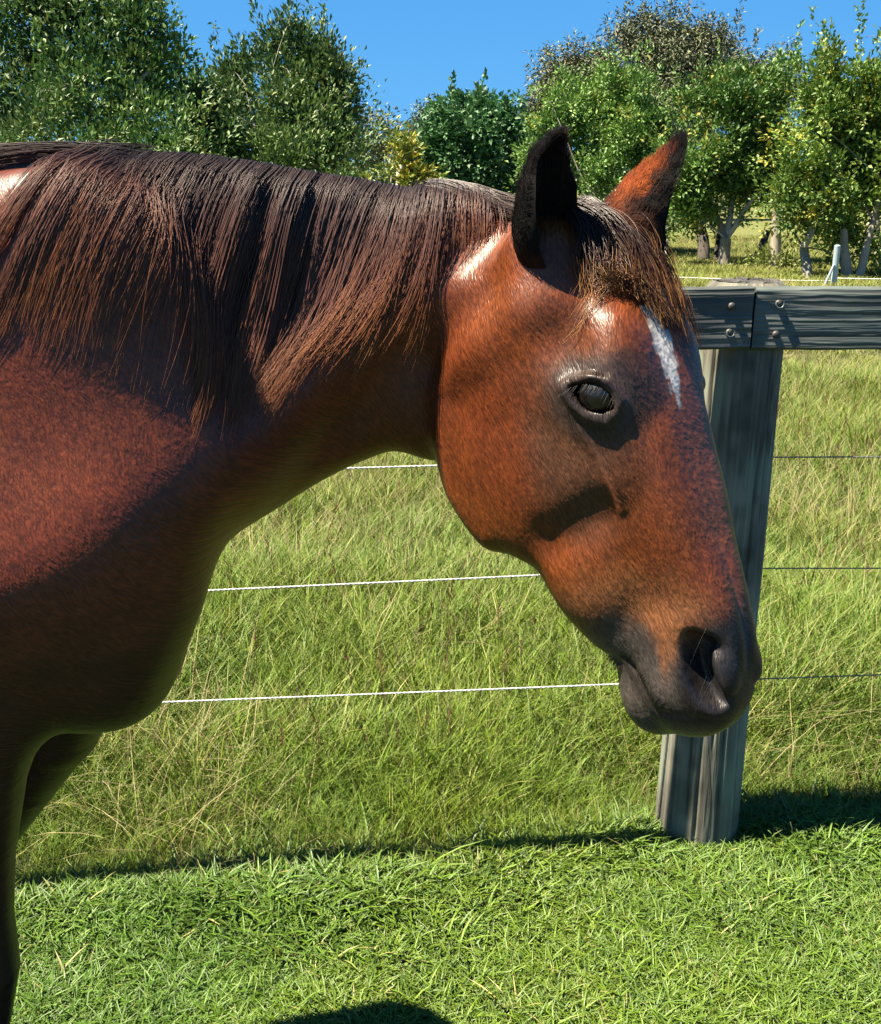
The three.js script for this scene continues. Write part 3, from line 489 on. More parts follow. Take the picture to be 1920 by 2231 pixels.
{
  const P = hm.P, N = P.length / 3, col = new Float32Array(N * 3), nor = new Float32Array(N * 3), uv = new Float32Array(N * 2), o = horse.position;
  for (let i = 0; i < N; i++) {
    let x = P[i * 3], y = P[i * 3 + 1], z = P[i * 3 + 2];
    for (let it = 0; it < 3; it++) { const f = sdHorse(x, y, z), g = gradAt(sdHorse, x, y, z), m = g[0] * g[0] + g[1] * g[1] + g[2] * g[2]; if (m > 0.05) { const s = clamp(f / m, -0.003, 0.003) * 0.8; x -= g[0] * s; y -= g[1] * s; z -= g[2] * s; } }
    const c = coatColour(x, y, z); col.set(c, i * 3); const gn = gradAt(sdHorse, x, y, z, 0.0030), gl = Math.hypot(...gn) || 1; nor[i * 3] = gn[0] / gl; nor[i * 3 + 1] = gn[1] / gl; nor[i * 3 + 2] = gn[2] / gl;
    P[i * 3] = x - o.x; P[i * 3 + 1] = y - o.y; P[i * 3 + 2] = z - o.z;
    const q = toHead(x, y, z), hd = sstep(-0.02, 0.06, x + 0.02), a = -1.08, s = x * 0.9, t = y; const pz = z * 0.5;
    uv[i * 2] = ((s + pz) * -Math.sin(a) + t * Math.cos(a)) / 0.25; uv[i * 2 + 1] = ((s + pz) * Math.cos(a) + t * Math.sin(a)) / 0.25;
  }
  const g = new THREE.BufferGeometry(); g.setAttribute('position', new THREE.BufferAttribute(new Float32Array(P), 3)); g.setAttribute('color', new THREE.BufferAttribute(col, 3)); g.setAttribute('uv', new THREE.BufferAttribute(uv, 2)); g.setIndex(new THREE.BufferAttribute(new Uint32Array(hm.idx), 1)); g.setAttribute('normal', new THREE.BufferAttribute(nor, 3));
  console.log('horse', N, hm.idx.length / 3);
  // short glossy hair: streaks along v
  const hair = tex(1024, 1024, (u, v) => { const w = pnoise(u * 12, v * 12, 12, 12, 5) * 3, a = pnoise(u * 260 + w, v * 60, 263, 60, 1), b = pnoise(u * 130 + w, v * 34, 133, 34, 2), c = pnoise(u * 400, v * 110, 400, 110, 3); return 0.4 * a + 0.35 * b + 0.25 * c; });
  const hairCol = tex(1024, 1024, (u, v) => { const w = pnoise(u * 12, v * 12, 12, 12, 5) * 3, a = pnoise(u * 260 + w, v * 60, 263, 60, 1), b = pnoise(u * 130 + w, v * 34, 133, 34, 2); const k = 0.42 + 0.75 * a * b + 0.3 * a; return k; });
  const m = new THREE.MeshPhysicalMaterial({ vertexColors: true, map: hairCol, bumpMap: hair, bumpScale: 0.0008, roughness: 0.42, specularIntensity: 0.8  });
  part('body', g, m, horse);
}

// ---- eyes: dark horizontal-pupil eyeballs under a clear, wet cornea
{
  const irisMap = tex(256, 256, (u, v) => { const a = (u - 0.5) * 2, b = (v - 0.5) * 2, r = Math.hypot(a * 0.9, b); const p = sstep(1.0, 0.8, Math.hypot(a / 0.52, b / 0.30)), n = pnoise(Math.atan2(b, a) * 12, r * 6, 76, 6, 3); const k = 0.35 + 0.8 * n; return [0, 1, 2].map(i => lerp([0.21, 0.125, 0.07][i] * k, 0.004, p) * (r > 0.93 ? 0.35 : 1)); });
  for (const s of [1, -1]) {
    const c = fromHead(eyeC[0], eyeC[1], s * eyeC[2]).sub(horse.position), g = new THREE.SphereGeometry(EYE_R, 48, 32); g.rotateX(Math.PI / 2);
    const p = g.attributes.position, uv = g.attributes.uv; for (let i = 0; i < p.count; i++) uv.setXY(i, 0.5 + p.getX(i) / EYE_R * 0.62, 0.5 + p.getY(i) / EYE_R * 0.62);
    const e = part('eye', g, new THREE.MeshPhysicalMaterial({ map: irisMap, roughness: 0.4, clearcoat: 0.7, clearcoatRoughness: 0.03, color: 0x2c2c2c }), horse); e.position.copy(c);
    const out = HL.clone().multiplyScalar(s).addScaledVector(HH, 0.25).normalize(); e.lookAt(e.getWorldPosition(new THREE.Vector3()).add(out)); e.rotateZ(-0.3 * s);
  }
}

// ---- ears: leaf-shaped shells rolled round their axis
function ear(axis, rad, open, ph, colOut, colIn, edge) {
  const nV = 40, nA = 28, A = axis.map(v => v.clone()), curve = new THREE.CatmullRomCurve3(A), p = [], c = [], idx = [], row = nA + 1;
  const up = A[A.length - 1].clone().sub(A[0]).normalize(), val = (arr, f) => { const s = f * (arr.length - 1), i = Math.min(Math.floor(s), arr.length - 2); return lerp(arr[i], arr[i + 1], sstep(0, 1, s - i)); };
  for (const side of [0, 1]) for (let j = 0; j <= nV; j++) {
    const v = Math.min(j / nV, 0.999), P = curve.getPoint(v), T = curve.getTangent(v), O = open.clone().addScaledVector(T, -open.dot(T)).normalize(), S = new THREE.Vector3().crossVectors(T, O), r = val(rad, v), F = val(ph, v) * R;
    for (let i = 0; i <= nA; i++) {
      const u = i / nA * 2 - 1, a = u * F, rim = 1 - Math.pow(Math.abs(u), 8), rr = Math.max(0.0004, r - side * Math.min(0.0045, r * 0.4) * rim);
      const q = P.clone().addScaledVector(O, -Math.cos(a) * rr * 0.9).addScaledVector(S, Math.sin(a) * rr * (1 + 0.06 * fbm(v * 6, u * 3, side, 2)));
      p.push(q.x - horse.position.x, q.y - horse.position.y, q.z - horse.position.z);
      const e = sstep(edge[0], edge[1], Math.abs(u) + 0.25 * fbm(v * 9, u * 7, 2, 2)), tip = sstep(0.62, 0.86, v + 0.1 * fbm(u * 4, v * 8, 1, 2)), k = 1 + 0.5 * noise3(u * 30, v * 30, side), col = side ? colIn : mix(mix(colOut, BLACK, Math.max(e, tip)), [0.045, 0.014, 0.006], 0.9 * sstep(0.36, 0.16, v));
      c.push(col[0] * k, col[1] * k, col[2] * k);
    }
  }
  const off = (nV + 1) * row;
  for (let j = 0; j < nV; j++) for (let i = 0; i < nA; i++) { const a = j * row + i, b = a + row; idx.push(a, b, a + 1, a + 1, b, b + 1); const e = a + off, f = b + off; idx.push(e, e + 1, f, e + 1, f + 1, f); }
  for (let j = 0; j < nV; j++) for (const i of [0, nA]) { const a = j * row + i, b = a + row; i ? idx.push(a, b, a + off, b, b + off, a + off) : idx.push(a, a + off, b, b, a + off, b + off); }
  const g = geoOf(p, idx, { color: c }); g.computeVertexNormals();
  return part('ear', g, new THREE.MeshPhysicalMaterial({ vertexColors: true, roughness: 0.85, specularIntensity: 0.25 }), horse);
}
const EP = (px, py, l) => fromHead(...HP(px, py, l));
const axN = [[1212, 715, -0.01], [1194, 590, 0.045], [1190, 500, 0.066], [1196, 420, 0.074], [1201, 355, 0.077], [1212, 315, 0.077], [1226, 292, 0.076]].map(q => EP(...q)), axF = [[1352, 590, -0.05], [1390, 512, -0.058], [1425, 455, -0.068], [1456, 408, -0.074], [1477, 365, -0.078], [1490, 325, -0.08], [1494, 297, -0.08]].map(q => EP(...q));
const openN = new THREE.Vector3(0.66, 0, 0.75).normalize(), openF = new THREE.Vector3(0.95, 0.1, 0.22).normalize();
ear(axN, [0.012, 0.030, 0.035, 0.032, 0.0235, 0.0110, 0.0006], openN, [160, 140, 122, 112, 100, 90, 80], [0.012, 0.008, 0.0065], [0.0085, 0.007, 0.0068], [0.25, 0.6]);
ear(axF, [0.056, 0.053, 0.047, 0.039, 0.027, 0.0145, 0.0008], openF, [150, 130, 112, 100, 90, 80, 75], [0.20, 0.045, 0.009], [0.0085, 0.007, 0.0068], [0.42, 0.62]);

// ---- hair that stands free of the coat: every strand is a thin tapering tube laid over the body
const toLocal = v => v.clone().sub(horse.position);
const hairMat = (rough, spec = 1) => new THREE.MeshPhysicalMaterial({ vertexColors: true, roughness: rough, specularIntensity: spec });
function pushOut(f, p, c) { for (let k = 0; k < 2; k++) { const d = f(p.x, p.y, p.z); if (d >= c) return; const g = gradAt(f, p.x, p.y, p.z, 0.002), m = Math.hypot(...g) || 1; const s = Math.min(0.03, (c - d) / m); p.x += g[0] / m * s; p.y += g[1] / m * s; p.z += g[2] / m * s; } }
function snap(f, p, c) { for (let k = 0; k < 4; k++) { const d = f(p.x, p.y, p.z), g = gradAt(f, p.x, p.y, p.z, 0.002), m = Math.hypot(...g) || 1, s = clamp((c - d) / m, -0.03, 0.03); p.x += g[0] / m * s; p.y += g[1] / m * s; p.z += g[2] / m * s; } }
const table = (rows, x) => { if (x <= rows[0][0]) return rows[0]; for (let i = 0; i + 1 < rows.length; i++) if (x < rows[i + 1][0]) { const t = (x - rows[i][0]) / (rows[i + 1][0] - rows[i][0]); return rows[i].map((v, k) => lerp(v, rows[i + 1][k], t)); } return rows[rows.length - 1]; };
{ // mane: locks rooted along the crest, falling to the near side
  const rnd = rng(77), T = new Tubes(), crestY = [[-250, 326], [-80, 326], [80, 332], [230, 332], [400, 320], [560, 332], [700, 356], [850, 379], [985, 412], [1120, 420]];
  // root px -> drift, length (m), sweep of the tips
  const fall = [[-250, -0.75, 0.30, 0], [-60, -0.62, 0.30, 0], [120, -0.60, 0.32, 0], [250, -0.54, 0.315, 0], [400, -0.40, 0.325, 0], [540, -0.34, 0.355, 0], [680, -0.30, 0.335, 0.05], [800, -0.27, 0.30, 0.25], [900, -0.20, 0.26, 0.5], [960, -0.14, 0.21, 0.4], [1000, -0.08, 0.13, 0.1], [1060, 0, 0.10, 0]];
  const strand = (px, lk, thin, loose) => {
    const row = table(fall, px + (rnd() - 0.5) * 20), len = row[2] * lk.len * (0.72 + 0.3 * Math.pow(rnd(), 0.5)), n = 11, step = len / n, py = table(crestY, px)[1];
    const root = onMid(px, py), p = root.clone(); p.z += 0.012 + (rnd() - 0.5) * 0.03; p.y += 0.006; let c0 = 0.001 + lk.lift * 0.007 * rnd() + 0.006 * rnd() + loose * 0.01;
    snap(sdBody, p, 0.0005);
    const conv = (lk.px - px) * 0.000568 / len * (0.5 + 0.5 * rnd()), drift = row[1] + lk.drift + conv + (rnd() - 0.5) * 0.08 + loose * (rnd() - 0.5) * 0.4, d = new THREE.Vector3(drift * 0.5, 0.5 + 0.5 * rnd(), 0.9).normalize();
    const pts = [], cols = [], rad = [], wob = rnd() * 9, tint = clamp(lk.tint + (rnd() - 0.5) * 0.5), dark = 0.6 + 0.8 * rnd(), sweep = row[3] * (0.4 + rnd());
    for (let k = 0; k <= n; k++) {
      const f = k / n; pts.push(toLocal(p));
      const tipc = sstep(lerp(0.75, 0.25, tint), 1.05, f), base = [0.046 * dark, 0.031 * dark, 0.030 * dark], mid = [0.120 * dark, 0.050 * dark, 0.036 * dark], end = lerp(0, 1, rnd()) < 0.2 ? [0.40, 0.17, 0.05] : [0.24, 0.078, 0.024];
      cols.push(mix(mix(base, mid, sstep(0.1, 0.6, f)), end, tipc * (0.5 + 0.5 * tint))); rad.push(thin * (1 - 0.75 * Math.pow(f, 3)));
      const nn = gradAt(sdBody, p.x, p.y, p.z, 0.004), ny = nn[1] / (Math.hypot(...nn) || 1), g = new THREE.Vector3(drift - sweep * f * f * 2.2 + (0.16 * Math.sin(lk.wave + f * 6) + 0.06 * Math.sin(wob + f * 5)) * f + 0.1 * loose * Math.sin(wob + f * 5), -1, -0.12 + 1.3 * Math.max(0, ny) ** 1.5).normalize(); d.lerp(g, k < 2 ? 0.45 : 0.55).normalize();
      p.addScaledVector(d, step); pushOut(sdBody, p, c0 * (0.4 + 0.6 * Math.sin(Math.min(1, f * 1.4) * Math.PI * 0.5)) * (1 - 0.75 * f * f) + 0.0006);
    }
    T.add(pts, rad, 3, cols);
  };
  const locks = []; for (let px = 268; px < 1075; px += 7 + 9 * rnd()) locks.push({ px, len: 0.78 + 0.34 * rnd(), drift: (rnd() - 0.5) * 0.17, lift: rnd(), tint: rnd(), wave: rnd() * 6.3 });
  for (const lk of locks) { const n = lk.px > 985 ? 34 : lk.px < 450 ? 150 : 112; for (let k = 0; k < n; k++) strand(lk.px + (rnd() + rnd() - 1) * 26, lk, 0.00033, 0); for (let k = 0; k < (lk.px > 985 ? 1 : 3); k++) strand(lk.px + (rnd() - 0.5) * 30, lk, 0.00026, 1); }
  for (let k = 0; k < 60; k++) { const px = lerp(965, 1100, rnd()); strand(px, { px, len: 0.9 + 0.7 * rnd(), drift: 0.05 + (rnd() - 0.5) * 0.1, lift: 0.2, tint: 0.3 * rnd(), wave: rnd() * 6 }, 0.0003, 0.3); }
  part('mane', T.geo(), hairMat(0.46), horse);
  // the hair on the withers and behind the poll lies along the neck
  const U = new Tubes();
  for (let k = 0; k < 900; k++) {
    const poll = k < 520, a = poll ? onMid(930 + 120 * rnd(), 412 + 14 * rnd()) : onMid(150 + 200 * rnd(), 331), b = poll ? onMid(1130 + 60 * rnd(), 420 + 50 * Math.pow(rnd(), 2)) : onMid(-90 + 80 * rnd(), 326 + 60 * rnd() * rnd());
    a.z += 0.015 + (rnd() - 0.3) * 0.045; b.z += 0.02 + (rnd() - 0.3) * 0.06; const pts = [], cols = [], dk = 0.6 + 0.8 * rnd(), c = 0.001 + 0.006 * rnd();
    for (let i = 0; i <= 9; i++) { const f = i / 9, p = a.clone().lerp(b, f); p.y += 0.002 * Math.sin(f * 7 + k); snap(sdBody, p, c); pts.push(toLocal(p)); cols.push(mix([0.03 * dk, 0.021 * dk, 0.020 * dk], [0.07, 0.032, 0.023], f * f * dk)); }
    U.add(pts, pts.map((_, i) => 0.00045 * (1 - 0.7 * Math.pow(i / 9, 3))), 3, cols);
  }
  part('mane', U.geo(), hairMat(0.46), horse);
}
{ // forelock: from between the ears over the forehead, in stringy locks with bleached ends
  const rnd = rng(411), T = new Tubes();
  const locks = [[[1235, 440], [1250, 735], 0.02, 0.055, 60], [[1225, 445], [1268, 690], 0.03, 0.05, 50], [[1240, 440], [1300, 670], 0.02, 0.04, 60], [[1240, 440], [1345, 680], 0.01, 0.03, 70], [[1250, 436], [1400, 700], 0.01, 0.01, 110], [[1255, 434], [1432, 690], 0, 0.0, 120], [[1262, 436], [1455, 690], -0.01, -0.015, 130], [[1270, 440], [1478, 690], -0.02, -0.03, 130], [[1280, 445], [1490, 720], -0.03, -0.035, 110], [[1275, 445], [1512, 745], -0.03, -0.05, 70], [[1230, 440], [1235, 660], 0.035, 0.06, 40], [[1262, 436], [1380, 640], 0, 0.02, 120], [[1268, 440], [1430, 600], -0.02, -0.02, 130], [[1285, 450], [1470, 640], -0.035, -0.045, 90], [[1245, 438], [1322, 610], 0.01, 0.03, 90]];
  for (const [r0, t0, l0, l1, n] of locks) for (let s = 0; s < n * 0.55; s++) {
    const sp = 14, a = EP(r0[0] + (rnd() - 0.5) * 40, r0[1] + 6 + (rnd() - 0.5) * 12, l0 + (rnd() - 0.5) * 0.02), b = EP(t0[0] + (rnd() + rnd() - 1) * sp * 1.6, t0[1] + (rnd() - 0.6) * 90, l1 + (rnd() - 0.5) * 0.012), m = a.clone().lerp(b, 0.45).addScaledVector(HH, 0.034 + 0.016 * rnd()); m.y += 0.024;
    const pts = [], cols = [], n2 = 12, c = 0.0015 + 0.014 * rnd() * rnd(), wob = rnd() * 6, gold = rnd() < 0.3, dk = 0.6 + 0.8 * rnd();
    for (let i = 0; i <= n2; i++) {
      const f = i / n2, p = a.clone().multiplyScalar((1 - f) ** 2).addScaledVector(m, 2 * f * (1 - f)).addScaledVector(b, f * f); p.addScaledVector(HL, 0.004 * f * Math.sin(wob + f * 6)); pushOut(sdHorse, p, 0.0012 + c * Math.sin(f * 2.6));
      pts.push(toLocal(p)); cols.push(mix(mix([0.018 * dk, 0.011 * dk, 0.010 * dk], [0.045 * dk, 0.020 * dk, 0.014 * dk], f), gold ? [0.42, 0.21, 0.06] : [0.16, 0.06, 0.022], (gold ? 0.9 : 0.6) * sstep(0.6, 1.0, f)));
    }
    T.add(pts, pts.map((_, i) => 0.00046 * (1 - 0.75 * Math.pow(i / n2, 3))), 3, cols);
  }
  part('forelock', T.geo(), hairMat(0.4), horse);
}
{ // fine hair: ear fringes, whiskers, lashes, the fuzz under the jaw
  const rnd = rng(90), T = new Tubes(), put = (p, d, len, r, bend, col) => { const pts = [], q = p.clone(), dd = d.clone().normalize(); for (let i = 0; i <= 4; i++) { pts.push(toLocal(q)); dd.addScaledVector(bend, 0.2).normalize(); q.addScaledVector(dd, len / 4); } T.add(pts, [r, r, r * 0.8, r * 0.55, r * 0.15], 3, col); };
  for (let k = 0; k < 2600; k++) {                                        // under the jaw, throat and chin
    const t = rnd(), px = lerp(985, 1370, t), py = t < 0.28 ? lerp(960, 1180, t / 0.28) : lerp(1190, 1440, (t - 0.28) / 0.72), q = HP(px, py, 0.05 * rnd() - 0.01), p = fromHead(...q); const f = sdHorse(p.x, p.y, p.z); if (Math.abs(f) > 0.03) continue; const g = gradAt(sdHorse, p.x, p.y, p.z, 0.002), G = new THREE.Vector3(...g).normalize(); p.addScaledVector(G, -f);
    put(p, G.clone().multiplyScalar(0.7).add(new THREE.Vector3(0.35 * (rnd() - 0.3), -0.7, 0.3 * (rnd() - 0.5))), 0.007 + 0.010 * rnd(), 0.00022, new THREE.Vector3(0.2, -0.6, 0), [0.03, 0.016, 0.010]);
  }
  for (const [ax, op, rr] of [[axN, openN, 0.027], [axF, openF, 0.02]]) { const cv = new THREE.CatmullRomCurve3(ax); for (let k = 0; k < 1100; k++) { const v = 0.08 + 0.9 * rnd(), P = cv.getPoint(v), Tn = cv.getTangent(v), O = op.clone().addScaledVector(Tn, -op.dot(Tn)).normalize(), S = new THREE.Vector3().crossVectors(Tn, O), s = rnd() < 0.5 ? 1 : -1, r = rr * Math.min(1, (1 - v) * 3.2) * (0.7 + 0.35 * rnd()); put(P.clone().addScaledVector(S, s * r * 0.96).addScaledVector(O, -0.003), O.clone().addScaledVector(S, s * (0.5 * rnd() - 0.1)).addScaledVector(Tn, 0.9), 0.003 + 0.009 * rnd() * (1 - v), 0.00018, Tn, rnd() < 0.25 ? [0.05, 0.026, 0.015] : [0.014, 0.011, 0.010]); } }
  const fur = (ax, op, rad, cols, n) => { const cv = new THREE.CatmullRomCurve3(ax); for (let k = 0; k < n; k++) { const v = 0.1 + 0.86 * rnd(), P = cv.getPoint(v), Tn = cv.getTangent(v), O = op.clone().addScaledVector(Tn, -op.dot(Tn)).normalize(), S = new THREE.Vector3().crossVectors(Tn, O), u = rnd() * 2 - 1, a = u * 1.75, s = v * (rad.length - 1), i = Math.min(Math.floor(s), rad.length - 2), r = lerp(rad[i], rad[i + 1], sstep(0, 1, s - i)), nn = O.clone().multiplyScalar(-Math.cos(a)).addScaledVector(S, Math.sin(a)), dark = sstep(0.45, 0.7, Math.abs(u) + 0.3 * (rnd() - 0.5)), tip = sstep(0.6, 0.85, v + 0.2 * (rnd() - 0.5)), kk = 0.6 + 0.8 * rnd();
    put(P.clone().addScaledVector(O, -Math.cos(a) * r * 0.9).addScaledVector(S, Math.sin(a) * r), nn.multiplyScalar(0.28).addScaledVector(Tn, 0.9).add(new THREE.Vector3(rnd() - 0.5, rnd() - 0.5, rnd() - 0.5).multiplyScalar(0.3)), 0.006 + 0.006 * rnd(), 0.00018, Tn, mix(mix(cols[0], cols[1], Math.max(dark, tip)), [0.05, 0.016, 0.007], 0.9 * sstep(0.38, 0.2, v)).map(q => q * kk)); } };
  fur(axN, openN, [0.012, 0.030, 0.035, 0.032, 0.0235, 0.0110, 0.0006], [[0.009, 0.0065, 0.0058], [0.0065, 0.0052, 0.005]], 5200);
  fur(axF, openF, [0.056, 0.053, 0.047, 0.039, 0.027, 0.0145, 0.0008], [[0.24, 0.055, 0.011], [0.009, 0.007, 0.0065]], 5200);
  { const cv = new THREE.CatmullRomCurve3(axN); for (let k = 0; k < 900; k++) { const v = 0.1 + 0.8 * rnd(), P = cv.getPoint(v), Tn = cv.getTangent(v), O = openN.clone().addScaledVector(Tn, -openN.dot(Tn)).normalize(), S = new THREE.Vector3().crossVectors(Tn, O), a = (rnd() * 2 - 1) * 1.5, r = 0.024 * Math.min(1, (1 - v) * 2.5); put(P.clone().addScaledVector(O, -Math.cos(a) * r * 0.85).addScaledVector(S, Math.sin(a) * r), O.clone().multiplyScalar(0.5).addScaledVector(S, -Math.sin(a) * 0.6).addScaledVector(Tn, 0.7), 0.012 + 0.012 * rnd(), 0.0002, Tn, rnd() < 0.3 ? [0.035, 0.018, 0.011] : [0.010, 0.0075, 0.007]); } }
  for (let k = 0; k < 5; k++) { const q = onHead(lerp(1400, 1600, rnd()), lerp(1330, 1570, rnd())), p = fromHead(...q); put(p, HL.clone().add(new THREE.Vector3(0.3 * (rnd() - 0.5), -0.8, 0)), 0.02 + 0.03 * rnd(), 0.00011, new THREE.Vector3(0, -0.6, 0), [0.014, 0.012, 0.011]); }
  part('fine_hair', T.geo(), hairMat(0.5), horse).userData.kind = 'stuff';
  const L = new Tubes(), lash = rng(5); for (let k = 0; k < 44; k++) { const t = lash(), s = t * 3.99, i = Math.floor(s), a = lidU[i], b = lidU[i + 1] ?? a, p = fromHead(lerp(a[0], b[0], s - i), lerp(a[1], b[1], s - i) - 0.005, lerp(a[2], b[2], s - i) + 0.003), pts = []; const d = HL.clone().multiplyScalar(0.7).add(new THREE.Vector3(0.3 * (t - 0.4), -0.75, 0)).normalize(); for (let j = 0; j <= 4; j++) { pts.push(toLocal(p)); d.y += 0.1; d.normalize(); p.addScaledVector(d, 0.0028 + 0.001 * lash()); } L.add(pts, [0.00022, 0.0002, 0.00017, 0.00012, 0.00004], 3, [0.005, 0.004, 0.004]); }
  part('eyelashes', L.geo(), hairMat(0.5), horse);
}

// ---------------------------------------------------------------- grass
// one clump = a handful of bent, folded blades; it is repeated over the ground with its own turn, size and tint
function clump(seed, n, spread, h0, h1, w, bend, upright = 0.25) {
  const rnd = rng(seed), p = [], idx = [], nrm = [], c = [];
  for (let b = 0; b < n; b++) {
    const a = rnd() * 6.283, r = spread * Math.sqrt(rnd()), bx = Math.cos(a) * r, bz = Math.sin(a) * r, h = lerp(h0, h1, rnd()), dir = rnd() * 6.283, dx = Math.cos(dir), dz = Math.sin(dir), lean = upright * (0.3 + rnd()), k = bend * (0.3 + 1.2 * rnd()), seg = 4, wd = w * (0.6 + 0.7 * rnd()), v = 0.72 + 0.5 * rnd(), st = p.length / 3, tw = (rnd() - 0.5) * 1.4;
    for (let s = 0; s <= seg; s++) {
      const f = s / seg, out = h * (lean * f + k * f * f), y = h * f * (1 - 0.32 * k * f * f) , ww = wd * (s === seg ? 0.05 : 1 - 0.55 * f * f), ca = Math.cos(tw * f), sa = Math.sin(tw * f), sx = -dz * ca + dx * sa * 0.4, sz = dx * ca + dz * sa * 0.4;
      const cx = bx + dx * out, cz = bz + dz * out; p.push(cx - sx * ww, y + ww * 0.5, cz - sz * ww, cx, y, cz, cx + sx * ww, y + ww * 0.5, cz + sz * ww);
      for (let q = 0; q < 3; q++) c.push(v, v, v);
      if (s) for (let q = 0; q < 2; q++) { const o = st + (s - 1) * 3 + q; idx.push(o, o + 1, o + 3, o + 1, o + 4, o + 3); }
    }
  }
  const g = geoOf(p, idx, { color: c }); g.computeVertexNormals(); return g;
}
function seedHead(seed) {                                                    // a thin stem with a feathery dark head
  const rnd = rng(seed), T = new Tubes(), top = new THREE.Vector3((rnd() - 0.5) * 0.12, 0.30 + 0.14 * rnd(), (rnd() - 0.5) * 0.12), pts = []; for (let i = 0; i <= 5; i++) { const f = i / 5; pts.push(new THREE.Vector3(top.x * f * f, top.y * f, top.z * f * f)); }
  T.add(pts, [0.0010, 0.0009, 0.0008, 0.0007, 0.0006, 0.0004], 3, [0.9, 0.9, 0.7]);
  for (let k = 0; k < 12; k++) { const f = 0.74 + 0.26 * k / 12, b = new THREE.Vector3(top.x * f * f, top.y * f, top.z * f * f), e = b.clone().add(new THREE.Vector3((rnd() - 0.5) * 0.02, 0.012 + 0.012 * rnd(), (rnd() - 0.5) * 0.02)); T.add([b, b.clone().lerp(e, 0.5), e], [0.0008, 0.0012, 0.0003], 3, [1.0, 0.5, 0.55]); }
  return T.geo();
}
const leafMat = (r = 0.5, t = 0.28) => new THREE.MeshPhysicalMaterial({ vertexColors: true, roughness: r, specularIntensity: 0.55, transmission: t, thickness: 0, side: THREE.DoubleSide });
function scatter(name, label, geos, mat, spots) {
  // spots: [x, z, size, tint, geo index]
  const G = thing(name, label, 'grass'); G.userData.kind = 'stuff'; const M = new THREE.Matrix4(), q = new THREE.Quaternion(), e = new THREE.Euler(), s = new THREE.Vector3(), col = new THREE.Color();
  geos.forEach((geo, gi) => {
    const mine = spots.filter(p => p[4] === gi); if (!mine.length) return; const im = new THREE.InstancedMesh(geo, mat, mine.length); im.name = 'blades'; im.userData.kind = 'stuff'; im.castShadow = im.receiveShadow = true;
    mine.forEach((p, i) => { e.set((hash3(i, gi, 1) - 0.5) * 0.3, hash3(i, gi, 2) * 6.283, (hash3(i, gi, 3) - 0.5) * 0.3); q.setFromEuler(e); s.set(p[2], p[2] * (0.8 + 0.4 * hash3(i, gi, 4)), p[2]); M.compose(new THREE.Vector3(p[0], groundY(p[0], p[1]) - 0.004, p[1]), q, s); im.setMatrixAt(i, M); col.setRGB(...p[3]); im.setColorAt(i, col); });
    G.add(im);
  });
  return G;
}
